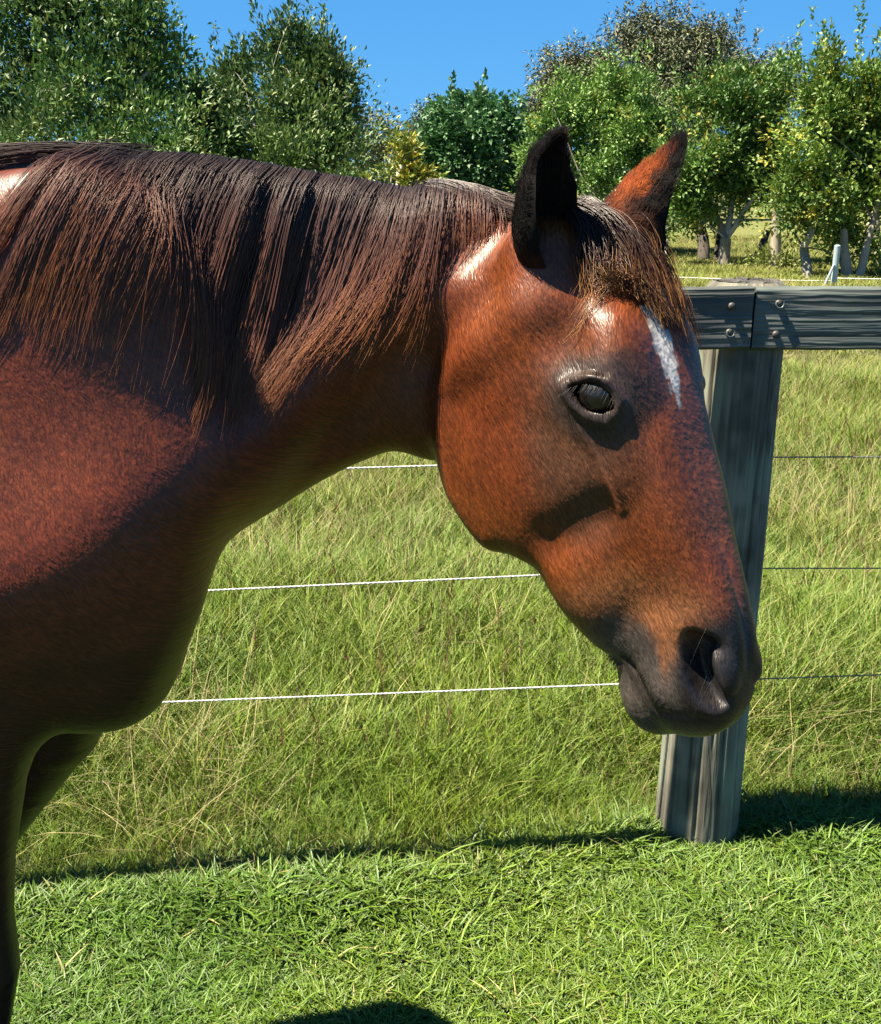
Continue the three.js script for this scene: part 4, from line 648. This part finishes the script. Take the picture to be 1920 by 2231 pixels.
{
  const rnd = rng(2024), halfW = z => -z * 0.47 + 0.25, lawn = [], mead = [], straw = [], far = [], stems = [], broad = [];
  const GREEN = [0.070, 0.145, 0.014], LIME = [0.135, 0.195, 0.012], BLUEG = [0.056, 0.112, 0.028], STRAW = [0.34, 0.285, 0.12], OLIVE = [0.165, 0.165, 0.022];
  const tintAt = (x, z, dry) => { const m = clamp(0.5 + 1.1 * fbm(x * 1.9, z * 1.9, 7, 3)), r = rnd(); let c = mix(GREEN, LIME, clamp(m * 0.8 + 0.5 * (r - 0.4))); if (rnd() < 0.18) c = mix(c, BLUEG, 0.8); if (rnd() < dry) c = mix(c, rnd() < 0.5 ? STRAW : OLIVE, 0.5 + 0.5 * rnd()); const k = 0.75 + 0.5 * rnd(); return c.map(v => v * k); };
  // placed against the fence line: positive d is the ungrazed side
  for (let k = 0; k < 26000; k++) { const z = -lerp(1.38, 2.75, rnd()), x = (rnd() * 2 - 1) * halfW(z); const d = ungrazed(x, z) + 0.05 * fbm(x * 3, z * 3, 1, 2); if (d > 0.06) continue; if (Math.hypot(x - FENCE_P.x, z - FENCE_P.z) < 0.1) continue; lawn.push([x, z, 0.8 + 0.5 * rnd() + 0.4 * clamp(2.2 * fbm(x * 7, z * 7, 61, 2)) * sstep(-0.4, -0.2, d) + 0.4 * sstep(-0.16, 0.04, d), mix(tintAt(x, z, 0.03), GREEN, 0.25).map(v => v * 1.1), Math.floor(rnd() * 4)]); }
  const dens = (z0, z1, n, fn) => { for (let k = 0; k < n; k++) { const u = rnd(), z = -Math.sqrt(lerp(z0 * z0, z1 * z1, u)), x = (rnd() * 2 - 1) * halfW(z); fn(x, z); } };
  const meadow = (x, z) => { const d = ungrazed(x, z) + 0.05 * fbm(x * 3, z * 3, 1, 2); if (d < -0.01) return; const edge = 0.34 + 0.66 * sstep(0, 0.6, d), pat = fbm(x * 1.1, z * 1.1, 33, 3); mead.push([x, z, edge * (0.75 + 0.45 * rnd() + 0.5 * pat), (c => mix(c, LIME, 0.35).map(v => v * 1.12))(tintAt(x, z, 0.10 + 0.26 * clamp(0.3 + 1.4 * fbm(x * 0.8, z * 0.8, 17, 3)))), Math.floor(rnd() * 4)]); };
  dens(1.75, 3.6, 15000, meadow); dens(3.6, 8, 26000, meadow);
  dens(1.9, 8, 8200, (x, z) => { const d = ungrazed(x, z); if (d < 0.05) return; if (fbm(x * 1.3, z * 1.3, 5, 3) < -0.12) return; const c = mix(STRAW, [0.38, 0.32, 0.17], rnd()), k = 0.6 + 0.5 * rnd(); straw.push([x, z, (0.5 + 0.5 * sstep(0, 0.4, d)) * (0.6 + 0.6 * rnd()), c.map(v => v * k), Math.floor(rnd() * 3)]); });
  dens(1.9, 7, 1700, (x, z) => { const d = ungrazed(x, z); if (d < 0.1 || fbm(x * 1.7, z * 1.7, 25, 2) < 0.0) return; stems.push([x, z, 0.55 + 0.5 * rnd(), mix([0.09, 0.026, 0.022], [0.16, 0.11, 0.05], rnd()), Math.floor(rnd() * 3)]); });
  dens(1.5, 5, 700, (x, z) => { const d = ungrazed(x, z); broad.push([x, z, (d > 0 ? 0.75 : 0.45) * (0.6 + 0.7 * rnd()), tintAt(x, z, 0.1).map(v => v * 1.1), Math.floor(rnd() * 2)]); });
  dens(8, 34, 30000, (x, z) => { const m = clamp(0.5 + 1.2 * fbm(x * 0.3, z * 0.3, 3, 3)), k = 0.8 + 0.45 * rnd(); far.push([x, z, lerp(0.5, 0.62, rnd()) * (0.6 + 0.6 * sstep(8, 14, -z)), mix(mix(LIME, [0.15, 0.18, 0.036], m), STRAW, rnd() < 0.25 ? 0.6 : 0.15).map(v => v * k), Math.floor(rnd() * 2)]); });
  // taller tufts: by the foot of the post and at places along the fence
  for (const [px, py, n, sp, hh] of [[1590, 1862, 8, 0.05, 0.45], [1640, 1815, 4, 0.04, 0.6], [800, 1790, 12, 0.12, 0.7], [1180, 1640, 14, 0.08, 1.0], [640, 1720, 12, 0.1, 0.8]]) { const o = onY(px, py, 0); for (let k = 0; k < n; k++) { const a = rnd() * 6.28, r = sp * Math.sqrt(rnd()), x = o.x + Math.cos(a) * r, z = o.z + Math.sin(a) * r * 0.6; if (Math.hypot(x - FENCE_P.x, z - FENCE_P.z) < 0.085) continue; mead.push([x, z, hh * (0.5 + 0.6 * rnd()), mix(BLUEG, GREEN, rnd()).map(v => v * (0.8 + 0.4 * rnd())), Math.floor(rnd() * 4)]); } }
  const L = [0, 1, 2, 3].map(s => clump(10 + s, 16, 0.03, 0.016, 0.040, 0.0015, 0.7, 0.7)), Mg = [0, 1, 2, 3].map(s => clump(30 + s, 18, 0.05, 0.06, 0.19, 0.0014, 0.42, 0.34)), S = [0, 1, 2].map(s => clump(50 + s, 6, 0.05, 0.10, 0.26, 0.0009, 0.8, 0.8)), B = [0, 1].map(s => clump(70 + s, 5, 0.02, 0.05, 0.13, 0.0034, 0.8, 0.7)), Fg = [0, 1].map(s => clump(90 + s, 26, 0.22, 0.08, 0.26, 0.006, 0.6, 0.5));
  scatter('lawn_grass', 'short bright green grazed grass in front of the fence', L, leafMat(0.45), lawn);
  scatter('meadow_grass', 'long green ungrazed grass behind the fence', Mg, leafMat(0.5), mead);
  scatter('dry_grass', 'pale dry straw-coloured blades among the long grass', S, leafMat(0.6), straw);
  scatter('broad_grass', 'single broad green grass blades standing out of the sward', B, leafMat(0.42), broad);
  scatter('seeding_grass', 'thin reddish seeding stems above the long grass', [0, 1, 2].map(s => seedHead(120 + s)), leafMat(0.7), stems);
  scatter('far_grass', 'yellow-green rough grass under the trees far behind', Fg, leafMat(0.6), far);
}

// ---------------------------------------------------------------- trees
// crown lobes are given where the photograph shows them (pixel centre and radii) and stand at a real distance with real depth
function tree(o) {
  const rnd = rng(o.seed), px = o.dist / FOCAL, base = at(o.base[0], o.base[1], o.dist); base.y = groundY(base.x, base.z);
  const T = thing(o.name, o.label, o.category ?? 'tree', o.group, base);
  const lobes = o.lobes.map(([x, y, rx, ry, dz = 0]) => ({ c: at(x, y, o.dist + dz), r: new THREE.Vector3(rx * px, ry * px, (o.deep ?? 0.8) * Math.min(rx, ry * 1.4) * px), v: rx * ry }));
  const tot = lobes.reduce((s, l) => s + l.v, 0), pick = () => { let u = rnd() * tot; for (const l of lobes) { u -= l.v; if (u <= 0) return l; } return lobes[0]; };
  const P = [], C = [], I = [], tips = [], up = new THREE.Vector3(0, 1, 0), A = new THREE.Vector3(), B = new THREE.Vector3(), N = new THREE.Vector3();
  const leaf = (p, dir, len, wid, col) => {
    A.copy(dir).normalize(); N.set(rnd() - 0.5, rnd() * 1.2 - 0.1, rnd() - 0.5).addScaledVector(A, -0.5).normalize(); B.crossVectors(A, N).normalize(); N.crossVectors(B, A);
    const s = P.length / 3, m = 0.45, q = p.clone(), e = [q, q.clone().addScaledVector(A, len * m).addScaledVector(B, wid).addScaledVector(N, wid * 0.45), q.clone().addScaledVector(A, len).addScaledVector(N, -len * 0.12), q.clone().addScaledVector(A, len * m).addScaledVector(B, -wid).addScaledVector(N, wid * 0.45)];
    for (const v of e) { P.push(v.x - base.x, v.y - base.y, v.z - base.z); C.push(col[0], col[1], col[2]); } I.push(s, s + 1, s + 2, s, s + 2, s + 3);
  };
  const nC = o.clusters; let made = 0, guard = 0;
  while (made < nC && guard++ < nC * 6) {
    const l = pick(); let a = rnd() * 2 - 1, t = rnd() * 6.283, s = Math.sqrt(1 - a * a), rr = o.hollow ? lerp(o.hollow, 1, Math.pow(rnd(), 0.6)) : Math.cbrt(rnd()); rr *= 1 + 1.3 * fbm(a * 2.6 + o.seed, Math.cos(t) * 2.6 * s, Math.sin(t) * 2.6 * s, 3);
    const d = new THREE.Vector3(Math.cos(t) * s, a, Math.sin(t) * s), c = l.c.clone().add(d.clone().multiply(l.r).multiplyScalar(rr));
    const gap = fbm(c.x * (o.gapF ?? 1.2), c.y * (o.gapF ?? 1.2), c.z * (o.gapF ?? 1.2) + o.seed, 3); if (gap < (o.gap ?? -0.12)) continue;
    made++; tips.push(c);
    const tone = clamp(0.5 + 1.0 * fbm(c.x * 0.9, c.y * 0.9, c.z * 0.9 + 5, 2) + 0.35 * (rnd() - 0.5)), hue = mix(o.cols[0], o.cols[1], tone).map(v => v * 2.3), n = Math.round(o.per * (0.6 + 0.8 * rnd())), R0 = o.spread * (0.6 + 0.7 * rnd());
    const yel = o.yellow && rnd() < o.yellow;
    for (let k = 0; k < n; k++) {
      const q = c.clone().add(new THREE.Vector3((rnd() + rnd() - 1) * R0, (rnd() + rnd() - 1) * R0 * (o.tall ?? 0.9), (rnd() + rnd() - 1) * R0)), dd = q.clone().sub(c).normalize().multiplyScalar(0.8).add(d.clone().multiplyScalar(0.4)).add(new THREE.Vector3(rnd() - 0.5, (rnd() - 0.5) + (o.lift ?? 0.3), rnd() - 0.5));
      const k2 = 0.65 + 0.7 * rnd(), col = (yel || (o.yellow && rnd() < o.yellow * 0.3) ? mix(hue, o.ycol ?? [0.42, 0.36, 0.04], 0.5 + 0.5 * rnd()) : hue).map(v => v * k2), L = o.leaf * (0.7 + 0.6 * rnd()); leaf(q, dd, L, L * (o.slim ?? 0.24), col);
    }
  }
  for (let s = 0; s < (o.shoots ?? 0); s++) {                             // leafy shoots that break the outline
    const l = pick(), a = 0.15 + 0.85 * rnd(), t = rnd() * 6.283, q = Math.sqrt(1 - a * a), d = new THREE.Vector3(Math.cos(t) * q, a, Math.sin(t) * q), b = l.c.clone().add(d.clone().multiply(l.r).multiplyScalar(0.85)), gd = d.clone().multiplyScalar(0.5).add(new THREE.Vector3((rnd() - 0.5) * 0.5, 1, (rnd() - 0.5) * 0.5)).normalize(), len = (0.35 + 0.75 * rnd()) * (o.shoot ?? 0.8), tone = rnd();
    const hue = mix(o.cols[0], o.cols[1], 0.3 + 0.6 * tone).map(v => v * 2.0); tips.push(b.clone().addScaledVector(gd, len * 0.6));
    for (let k = 0; k < 34; k++) { const f = rnd(), p = b.clone().addScaledVector(gd, len * f).add(new THREE.Vector3(rnd() - 0.5, rnd() - 0.5, rnd() - 0.5).multiplyScalar(o.spread * 0.9 * (1.1 - 0.7 * f))), k2 = 0.65 + 0.7 * rnd(), L = o.leaf * (0.7 + 0.6 * rnd()); leaf(p, gd.clone().multiplyScalar(0.7).add(new THREE.Vector3(rnd() - 0.5, rnd() - 0.5, rnd() - 0.5).multiplyScalar(1.5)), L, L * (o.slim ?? 0.24), hue.map(v => v * k2)); }
  }
  const bark = new Tubes(), bc = o.bark ?? [0.30, 0.27, 0.22], limb = (a, b, r0, r1, bend, sides = 6) => { const pts = [], m = a.clone().lerp(b, 0.5).add(new THREE.Vector3((rnd() - 0.5) * bend, bend * 0.3, (rnd() - 0.5) * bend)); const n = 7; for (let i = 0; i <= n; i++) { const f = i / n, p = a.clone().multiplyScalar((1 - f) ** 2).addScaledVector(m, 2 * f * (1 - f)).addScaledVector(b, f * f); p.x += 0.25 * bend * fbm(f * 3, a.x * 9, b.x, 2); pts.push(p.sub(base)); } const k = 0.7 + 0.6 * rnd(); bark.add(pts, pts.map((_, i) => lerp(r0, r1, i / n)), sides, pts.map((_, i) => bc.map(v => v * k * (0.8 + 0.4 * hash3(i, r0 * 1e4 | 0, o.seed))))); };
  const stems = o.stems ?? [[o.base[0], o.base[1], o.base[0], o.base[1] - 150, o.trunk ?? 0.12]];
  const forks = [];
  for (const [x0, y0, x1, y1, r, r2] of stems) { const a = at(x0, y0, o.dist); if (y0 >= o.base[1] - 12) a.y = groundY(a.x, a.z) - 0.05; const b = at(x1, y1, o.dist + (rnd() - 0.5) * 0.6); limb(a, b, r, r2 ?? r * 0.55, a.distanceTo(b) * 0.16, 9); forks.push([a, b, r2 ?? r * 0.55], [a, b, r2 ?? r * 0.55]); }
  const nb = Math.min(tips.length, o.limbs ?? 60);
  for (let k = 0; k < nb; k++) { const e = tips[Math.floor(rnd() * tips.length)]; let best = forks[0], bd = 1e9; for (const f of forks) { const d = f[1].distanceTo(e) + (f[1].y > e.y ? 1.5 * (f[1].y - e.y) : 0); if (d < bd) { bd = d; best = f; } } const st = best[0].clone().lerp(best[1], 0.45 + 0.55 * rnd()), r = Math.min(best[2] * 0.6, 0.012 + 0.012 * bd); limb(best[1].distanceTo(e) < 1 ? best[1] : st, e, r, 0.004, bd * 0.25, 5); if (k < nb * 0.4) forks.push([st, e, r * 0.7]); }
  part('trunk', bark.geo(), barkMat, T);
  const g = geoOf(P, I, { color: C }); g.computeVertexNormals(); part('crown', g, o.mat ?? leafM, T);
  return T;
}
const barkMat = new THREE.MeshStandardMaterial({ vertexColors: true, roughness: 0.9 });
const leafM = new THREE.MeshPhysicalMaterial({ vertexColors: true, roughness: 0.55, specularIntensity: 0.6, transmission: 0.42, thickness: 0, side: THREE.DoubleSide });
const dullM = new THREE.MeshPhysicalMaterial({ vertexColors: true, roughness: 0.65, side: THREE.DoubleSide });
const DG = [0.030, 0.075, 0.018], MG = [0.075, 0.165, 0.026], YG = [0.17, 0.255, 0.03];
tree({ name: 'orchard_tree', seed: 1, shoots: 60, shoot: 0.7, dist: 11, base: [150, 690], label: 'tall dense glossy orchard tree filling the upper left corner', group: null, lobes: [[60, 60, 130, 190], [210, 210, 160, 170], [320, 170, 80, 130], [230, 60, 26, 80], [280, 40, 24, 70], [390, 120, 26, 70], [140, -10, 60, 60], [345, 70, 22, 70], [110, 320, 200, 140, -0.5], [330, 330, 150, 120, -0.3], [-60, 240, 150, 260], [300, 45, 40, 60], [370, 50, 32, 55], [150, 20, 90, 80]], clusters: 1900, per: 22, spread: 0.16, leaf: 0.068, slim: 0.22, cols: [[0.026, 0.058, 0.016], [0.072, 0.125, 0.028]], yellow: 0.05, ycol: [0.2, 0.24, 0.06], gap: -0.1, hollow: 0.35, lift: 0.5, tall: 1.2, stems: [[150, 690, 90, 330, 0.09], [160, 690, 200, 300, 0.08], [90, 330, 60, 120, 0.05], [200, 300, 185, 130, 0.035, 0.02], [200, 300, 330, 150, 0.04]], limbs: 120, bark: [0.30, 0.27, 0.22] });
tree({ name: 'orchard_tree', seed: 2, shoots: 46, shoot: 0.6, dist: 12, base: [620, 660], label: 'rounded dark orchard tree with upright shoots, second from the left', lobes: [[620, 270, 140, 130], [555, 190, 44, 90], [650, 160, 34, 90], [605, 120, 40, 70], [690, 150, 60, 90], [735, 190, 42, 90], [620, 350, 170, 110, -0.4], [505, 175, 32, 60], [475, 190, 22, 50], [700, 300, 90, 110], [640, 95, 24, 40]], clusters: 1200, per: 22, spread: 0.15, leaf: 0.068, slim: 0.22, cols: [[0.028, 0.058, 0.018], [0.075, 0.118, 0.030]], yellow: 0.06, ycol: [0.22, 0.23, 0.07], gap: -0.12, hollow: 0.3, lift: 0.6, tall: 1.3, stems: [[620, 660, 600, 330, 0.09], [625, 660, 690, 320, 0.08]], limbs: 70 });
tree({ name: 'orchard_shrub', seed: 3, shoots: 12, shoot: 0.5, dist: 11.6, base: [440, 640], label: 'lower leafy orchard growth joining the two left trees', lobes: [[440, 300, 90, 110], [430, 220, 40, 60], [470, 380, 110, 80]], clusters: 420, per: 22, spread: 0.15, leaf: 0.068, cols: [[0.026, 0.058, 0.016], [0.072, 0.125, 0.028]], hollow: 0.3, limbs: 24 });
tree({ name: 'eucalyptus_tree', seed: 4, dist: 75, base: [870, 480], label: 'small blue-green gum trees on the skyline left of centre, haze put into the leaf colour', lobes: [[800, 255, 70, 38], [890, 235, 62, 36], [930, 225, 34, 26], [870, 285, 120, 40], [770, 270, 40, 40]], clusters: 800, per: 14, spread: 0.55, leaf: 0.34, slim: 0.2, lift: -0.4, cols: [[0.030, 0.055, 0.050], [0.06, 0.09, 0.075]], gapF: 0.25, gap: -0.1, mat: dullM, limbs: 40, trunk: 0.4, hollow: 0.3, bark: [0.4, 0.36, 0.32] });  // bluish leaf colour stands in for distance haze; no fog is set
tree({ name: 'bare_tree', seed: 5, dist: 24, base: [820, 560], label: 'thin olive-brown twiggy tree between the orchard and the dark round tree', lobes: [[815, 310, 62, 70], [780, 360, 60, 60], [860, 340, 50, 60]], clusters: 260, per: 9, spread: 0.2, leaf: 0.10, cols: [[0.045, 0.052, 0.022], [0.09, 0.088, 0.04]], mat: dullM, gap: -0.05, limbs: 110, bark: [0.28, 0.23, 0.19] });
tree({ name: 'yellow_shrub', seed: 6, dist: 17, base: [850, 560], label: 'yellow-green shrub showing just above the middle of the mane', category: 'shrub', lobes: [[865, 350, 40, 60], [820, 385, 60, 40], [900, 400, 60, 40]], clusters: 150, per: 14, spread: 0.16, leaf: 0.10, cols: [[0.055, 0.085, 0.016], [0.13, 0.155, 0.024]], yellow: 0.2, limbs: 30 });
tree({ name: 'dark_tree', seed: 7, shoots: 26, shoot: 0.6, dist: 27, base: [1030, 540], label: 'dense dark green round-topped tree left of the near ear', lobes: [[1030, 310, 105, 85], [985, 255, 50, 45], [1050, 250, 60, 40], [1100, 300, 60, 60], [960, 340, 70, 70], [1060, 380, 110, 60]], clusters: 1000, per: 19, spread: 0.26, leaf: 0.15, slim: 0.28, cols: [[0.022, 0.060, 0.024], [0.05, 0.115, 0.04]], gap: -0.16, hollow: 0.45, lift: -0.1, limbs: 30 });
tree({ name: 'eucalyptus_tree', seed: 8, shoots: 60, shoot: 1.6, dist: 52, base: [1440, 530], label: 'huge domed grey-brown gum tree rising behind the ears', lobes: [[1440, 130, 130, 90], [1400, 75, 70, 45], [1520, 105, 80, 55], [1570, 80, 40, 26], [1590, 190, 110, 100], [1300, 190, 110, 90], [1250, 170, 70, 70], [1420, 230, 190, 110], [1200, 220, 60, 60], [1680, 200, 70, 50], [1650, 150, 50, 36], [1185, 250, 50, 60]], clusters: 4600, per: 16, spread: 0.5, leaf: 0.20, slim: 0.18, lift: -0.5, cols: [[0.030, 0.040, 0.020], [0.070, 0.078, 0.036]], yellow: 0.08, ycol: [0.13, 0.085, 0.05], gapF: 0.35, gap: -0.2, hollow: 0.3, mat: dullM, limbs: 260, trunk: 0.5, stems: [[1440, 530, 1430, 260, 0.6, 0.35], [1430, 260, 1330, 170, 0.3, 0.12], [1430, 260, 1540, 150, 0.3, 0.12], [1430, 260, 1430, 110, 0.25, 0.1], [1430, 260, 1620, 220, 0.25, 0.08], [1430, 260, 1220, 230, 0.25, 0.08]], bark: [0.36, 0.32, 0.28] });
tree({ name: 'citrus_tree', seed: 9, shoots: 40, shoot: 0.8, dist: 23, base: [1330, 590], label: 'bright green leafy fruit tree directly behind the two ears', lobes: [[1320, 260, 120, 95], [1250, 290, 90, 100], [1400, 300, 110, 110], [1300, 400, 150, 90], [1440, 400, 80, 90], [1190, 360, 60, 80], [1330, 190, 50, 36]], clusters: 1500, per: 24, spread: 0.22, leaf: 0.095, slim: 0.26, cols: [[0.040, 0.088, 0.020], [0.092, 0.155, 0.032]], yellow: 0.08, ycol: [0.34, 0.34, 0.05], gap: -0.1, hollow: 0.35, limbs: 110, stems: [[1330, 590, 1310, 430, 0.10], [1335, 590, 1400, 420, 0.08]], bark: [0.30, 0.27, 0.23] });
tree({ name: 'citrus_tree', seed: 10, shoots: 40, shoot: 0.8, dist: 19.5, base: [1580, 592], label: 'fruit tree with pale forked trunk above the fence joint', lobes: [[1590, 300, 110, 120], [1515, 380, 90, 80], [1670, 350, 90, 90], [1610, 210, 70, 60], [1700, 250, 60, 80], [1480, 470, 60, 36], [1530, 260, 80, 70], [1710, 190, 44, 60], [1640, 260, 80, 70]], clusters: 1500, per: 24, spread: 0.2, leaf: 0.09, slim: 0.27, cols: [[0.036, 0.080, 0.018], [0.090, 0.150, 0.030]], yellow: 0.07, ycol: [0.42, 0.36, 0.05], gap: -0.05, hollow: 0.35, limbs: 120, bark: [0.27, 0.24, 0.20], stems: [[1578, 592, 1582, 520, 0.115, 0.1], [1582, 520, 1540, 430, 0.075], [1582, 520, 1600, 400, 0.07], [1582, 520, 1640, 430, 0.065], [1540, 430, 1500, 330, 0.045], [1640, 430, 1690, 330, 0.04]] });
tree({ name: 'dark_trunk_tree', seed: 11, dist: 21, base: [1530, 590], label: 'dark bare-stemmed low tree with a crooked trunk left of the pale trunk', lobes: [[1480, 480, 80, 40], [1530, 450, 80, 40], [1450, 505, 50, 24]], clusters: 150, per: 13, spread: 0.2, leaf: 0.10, cols: [[0.03, 0.05, 0.02], [0.09, 0.12, 0.035]], limbs: 80, bark: [0.045, 0.038, 0.032], stems: [[1530, 592, 1528, 500, 0.13, 0.11], [1556, 592, 1566, 510, 0.07, 0.05], [1596, 588, 1650, 560, 0.10, 0.085], [1650, 560, 1672, 505, 0.085, 0.06], [1528, 500, 1480, 460, 0.07]] });
tree({ name: 'citrus_tree', seed: 12, shoots: 50, shoot: 0.9, dist: 17, base: [1850, 612], label: 'large yellow-green fruit tree at the right edge', lobes: [[1840, 300, 130, 150], [1900, 220, 110, 120], [1800, 430, 120, 90], [1890, 450, 120, 100], [1820, 150, 34, 60], [1790, 220, 60, 70], [1960, 350, 120, 200], [1860, 130, 24, 34], [1740, 400, 50, 60]], clusters: 1900, per: 24, spread: 0.18, leaf: 0.085, slim: 0.28, cols: [[0.042, 0.082, 0.015], [0.108, 0.158, 0.026]], yellow: 0.08, ycol: [0.5, 0.42, 0.05], gap: -0.08, hollow: 0.35, limbs: 120, bark: [0.24, 0.215, 0.18], stems: [[1850, 612, 1840, 500, 0.10], [1870, 612, 1905, 480, 0.08], [1760, 612, 1752, 540, 0.09, 0.07], [1752, 540, 1790, 440, 0.06], [1905, 480, 1930, 330, 0.05]] });
tree({ name: 'young_tree', seed: 13, dist: 22, base: [1445, 580], label: 'slender pale sapling stem just right of the far ear', lobes: [[1450, 470, 40, 40]], clusters: 60, per: 12, spread: 0.2, leaf: 0.11, cols: [MG, YG], limbs: 16, stems: [[1448, 582, 1458, 500, 0.035, 0.025], [1458, 500, 1450, 440, 0.025]], bark: [0.3, 0.27, 0.23] });
for (const [x, l] of [[1690, 'low scrubby bush under the crowns, right of the crooked trunk'], [1905, 'low scrubby bush at the right edge beside the steel post']]) tree({ name: 'scrub_bush', seed: 20 + x, dist: 19, base: [x, 606], label: l, category: 'bush', lobes: [[x, 575, 60, 26], [x + 30, 560, 40, 20]], clusters: 70, per: 14, spread: 0.18, leaf: 0.10, cols: [[0.05, 0.075, 0.02], [0.16, 0.17, 0.05]], limbs: 24 });
{ // a wood far off closes the horizon
  const o = { name: 'far_wood', seed: 40, dist: 120, base: [960, 440], label: 'distant belt of dark trees closing the horizon', category: 'wood', lobes: Array.from({ length: 30 }, (_, i) => [-300 + i * 90, 400 - 26 * hash3(i, 3, 3), 70, 36]), clusters: 1500, per: 12, spread: 1.1, leaf: 0.8, slim: 0.3, cols: [[0.05, 0.085, 0.05], [0.10, 0.14, 0.07]], gapF: 0.1, gap: -0.5, mat: dullM, limbs: 0, trunk: 0.3 };
  tree(o).userData.kind = 'stuff';
}
{ // steel post and electric tape of the far fence
  const a = onY(1815, 628, 0), t = thing('steel_post', 'slim blue-grey steel fence post under the right-hand trees', 'fence post', null, new THREE.Vector3(a.x, groundY(a.x, a.z), a.z)), m = new THREE.MeshStandardMaterial({ color: new THREE.Color().setRGB(0.34, 0.42, 0.46), roughness: 0.5, metalness: 0.2 });
  const H = 0.62; const g = new THREE.CylinderGeometry(0.045, 0.045, H, 16); g.translate(0, H / 2, 0); part('pole', g, m, t); const c = new THREE.SphereGeometry(0.047, 16, 8, 0, 6.3, 0, 1.57); c.scale(1, 0.5, 1); c.translate(0, H, 0); part('cap', c, m, t); const b = new THREE.CylinderGeometry(0.02, 0.02, 0.42, 8); b.rotateZ(-0.35); b.translate(-0.11, 0.16, 0.05); part('brace', b, m, t);
  const tape = new THREE.MeshStandardMaterial({ color: new THREE.Color().setRGB(0.75, 0.76, 0.7), roughness: 0.6 }), run = (p, q, sag, label) => { const T = new Tubes(), pts = []; for (let i = 0; i <= 24; i++) { const f = i / 24, v = p.clone().lerp(q, f); v.y -= sag * 4 * f * (1 - f); pts.push(v); } T.add(pts, 0.008, 5); const w = new THREE.Mesh(T.geo(), tape); w.name = numbered('electric_wire'); scene.add(w); tag(w, label, 'fence wire'); };
  run(at(1200, 590, 16.4), at(1812, 612, 16), 0.03, 'thin white electric wire running left from the steel post'); run(at(1818, 606, 16), at(2100, 604, 16.2), 0.02, 'thin white electric wire running right from the steel post');
}

shade(scene);
renderer.render(scene, camera);
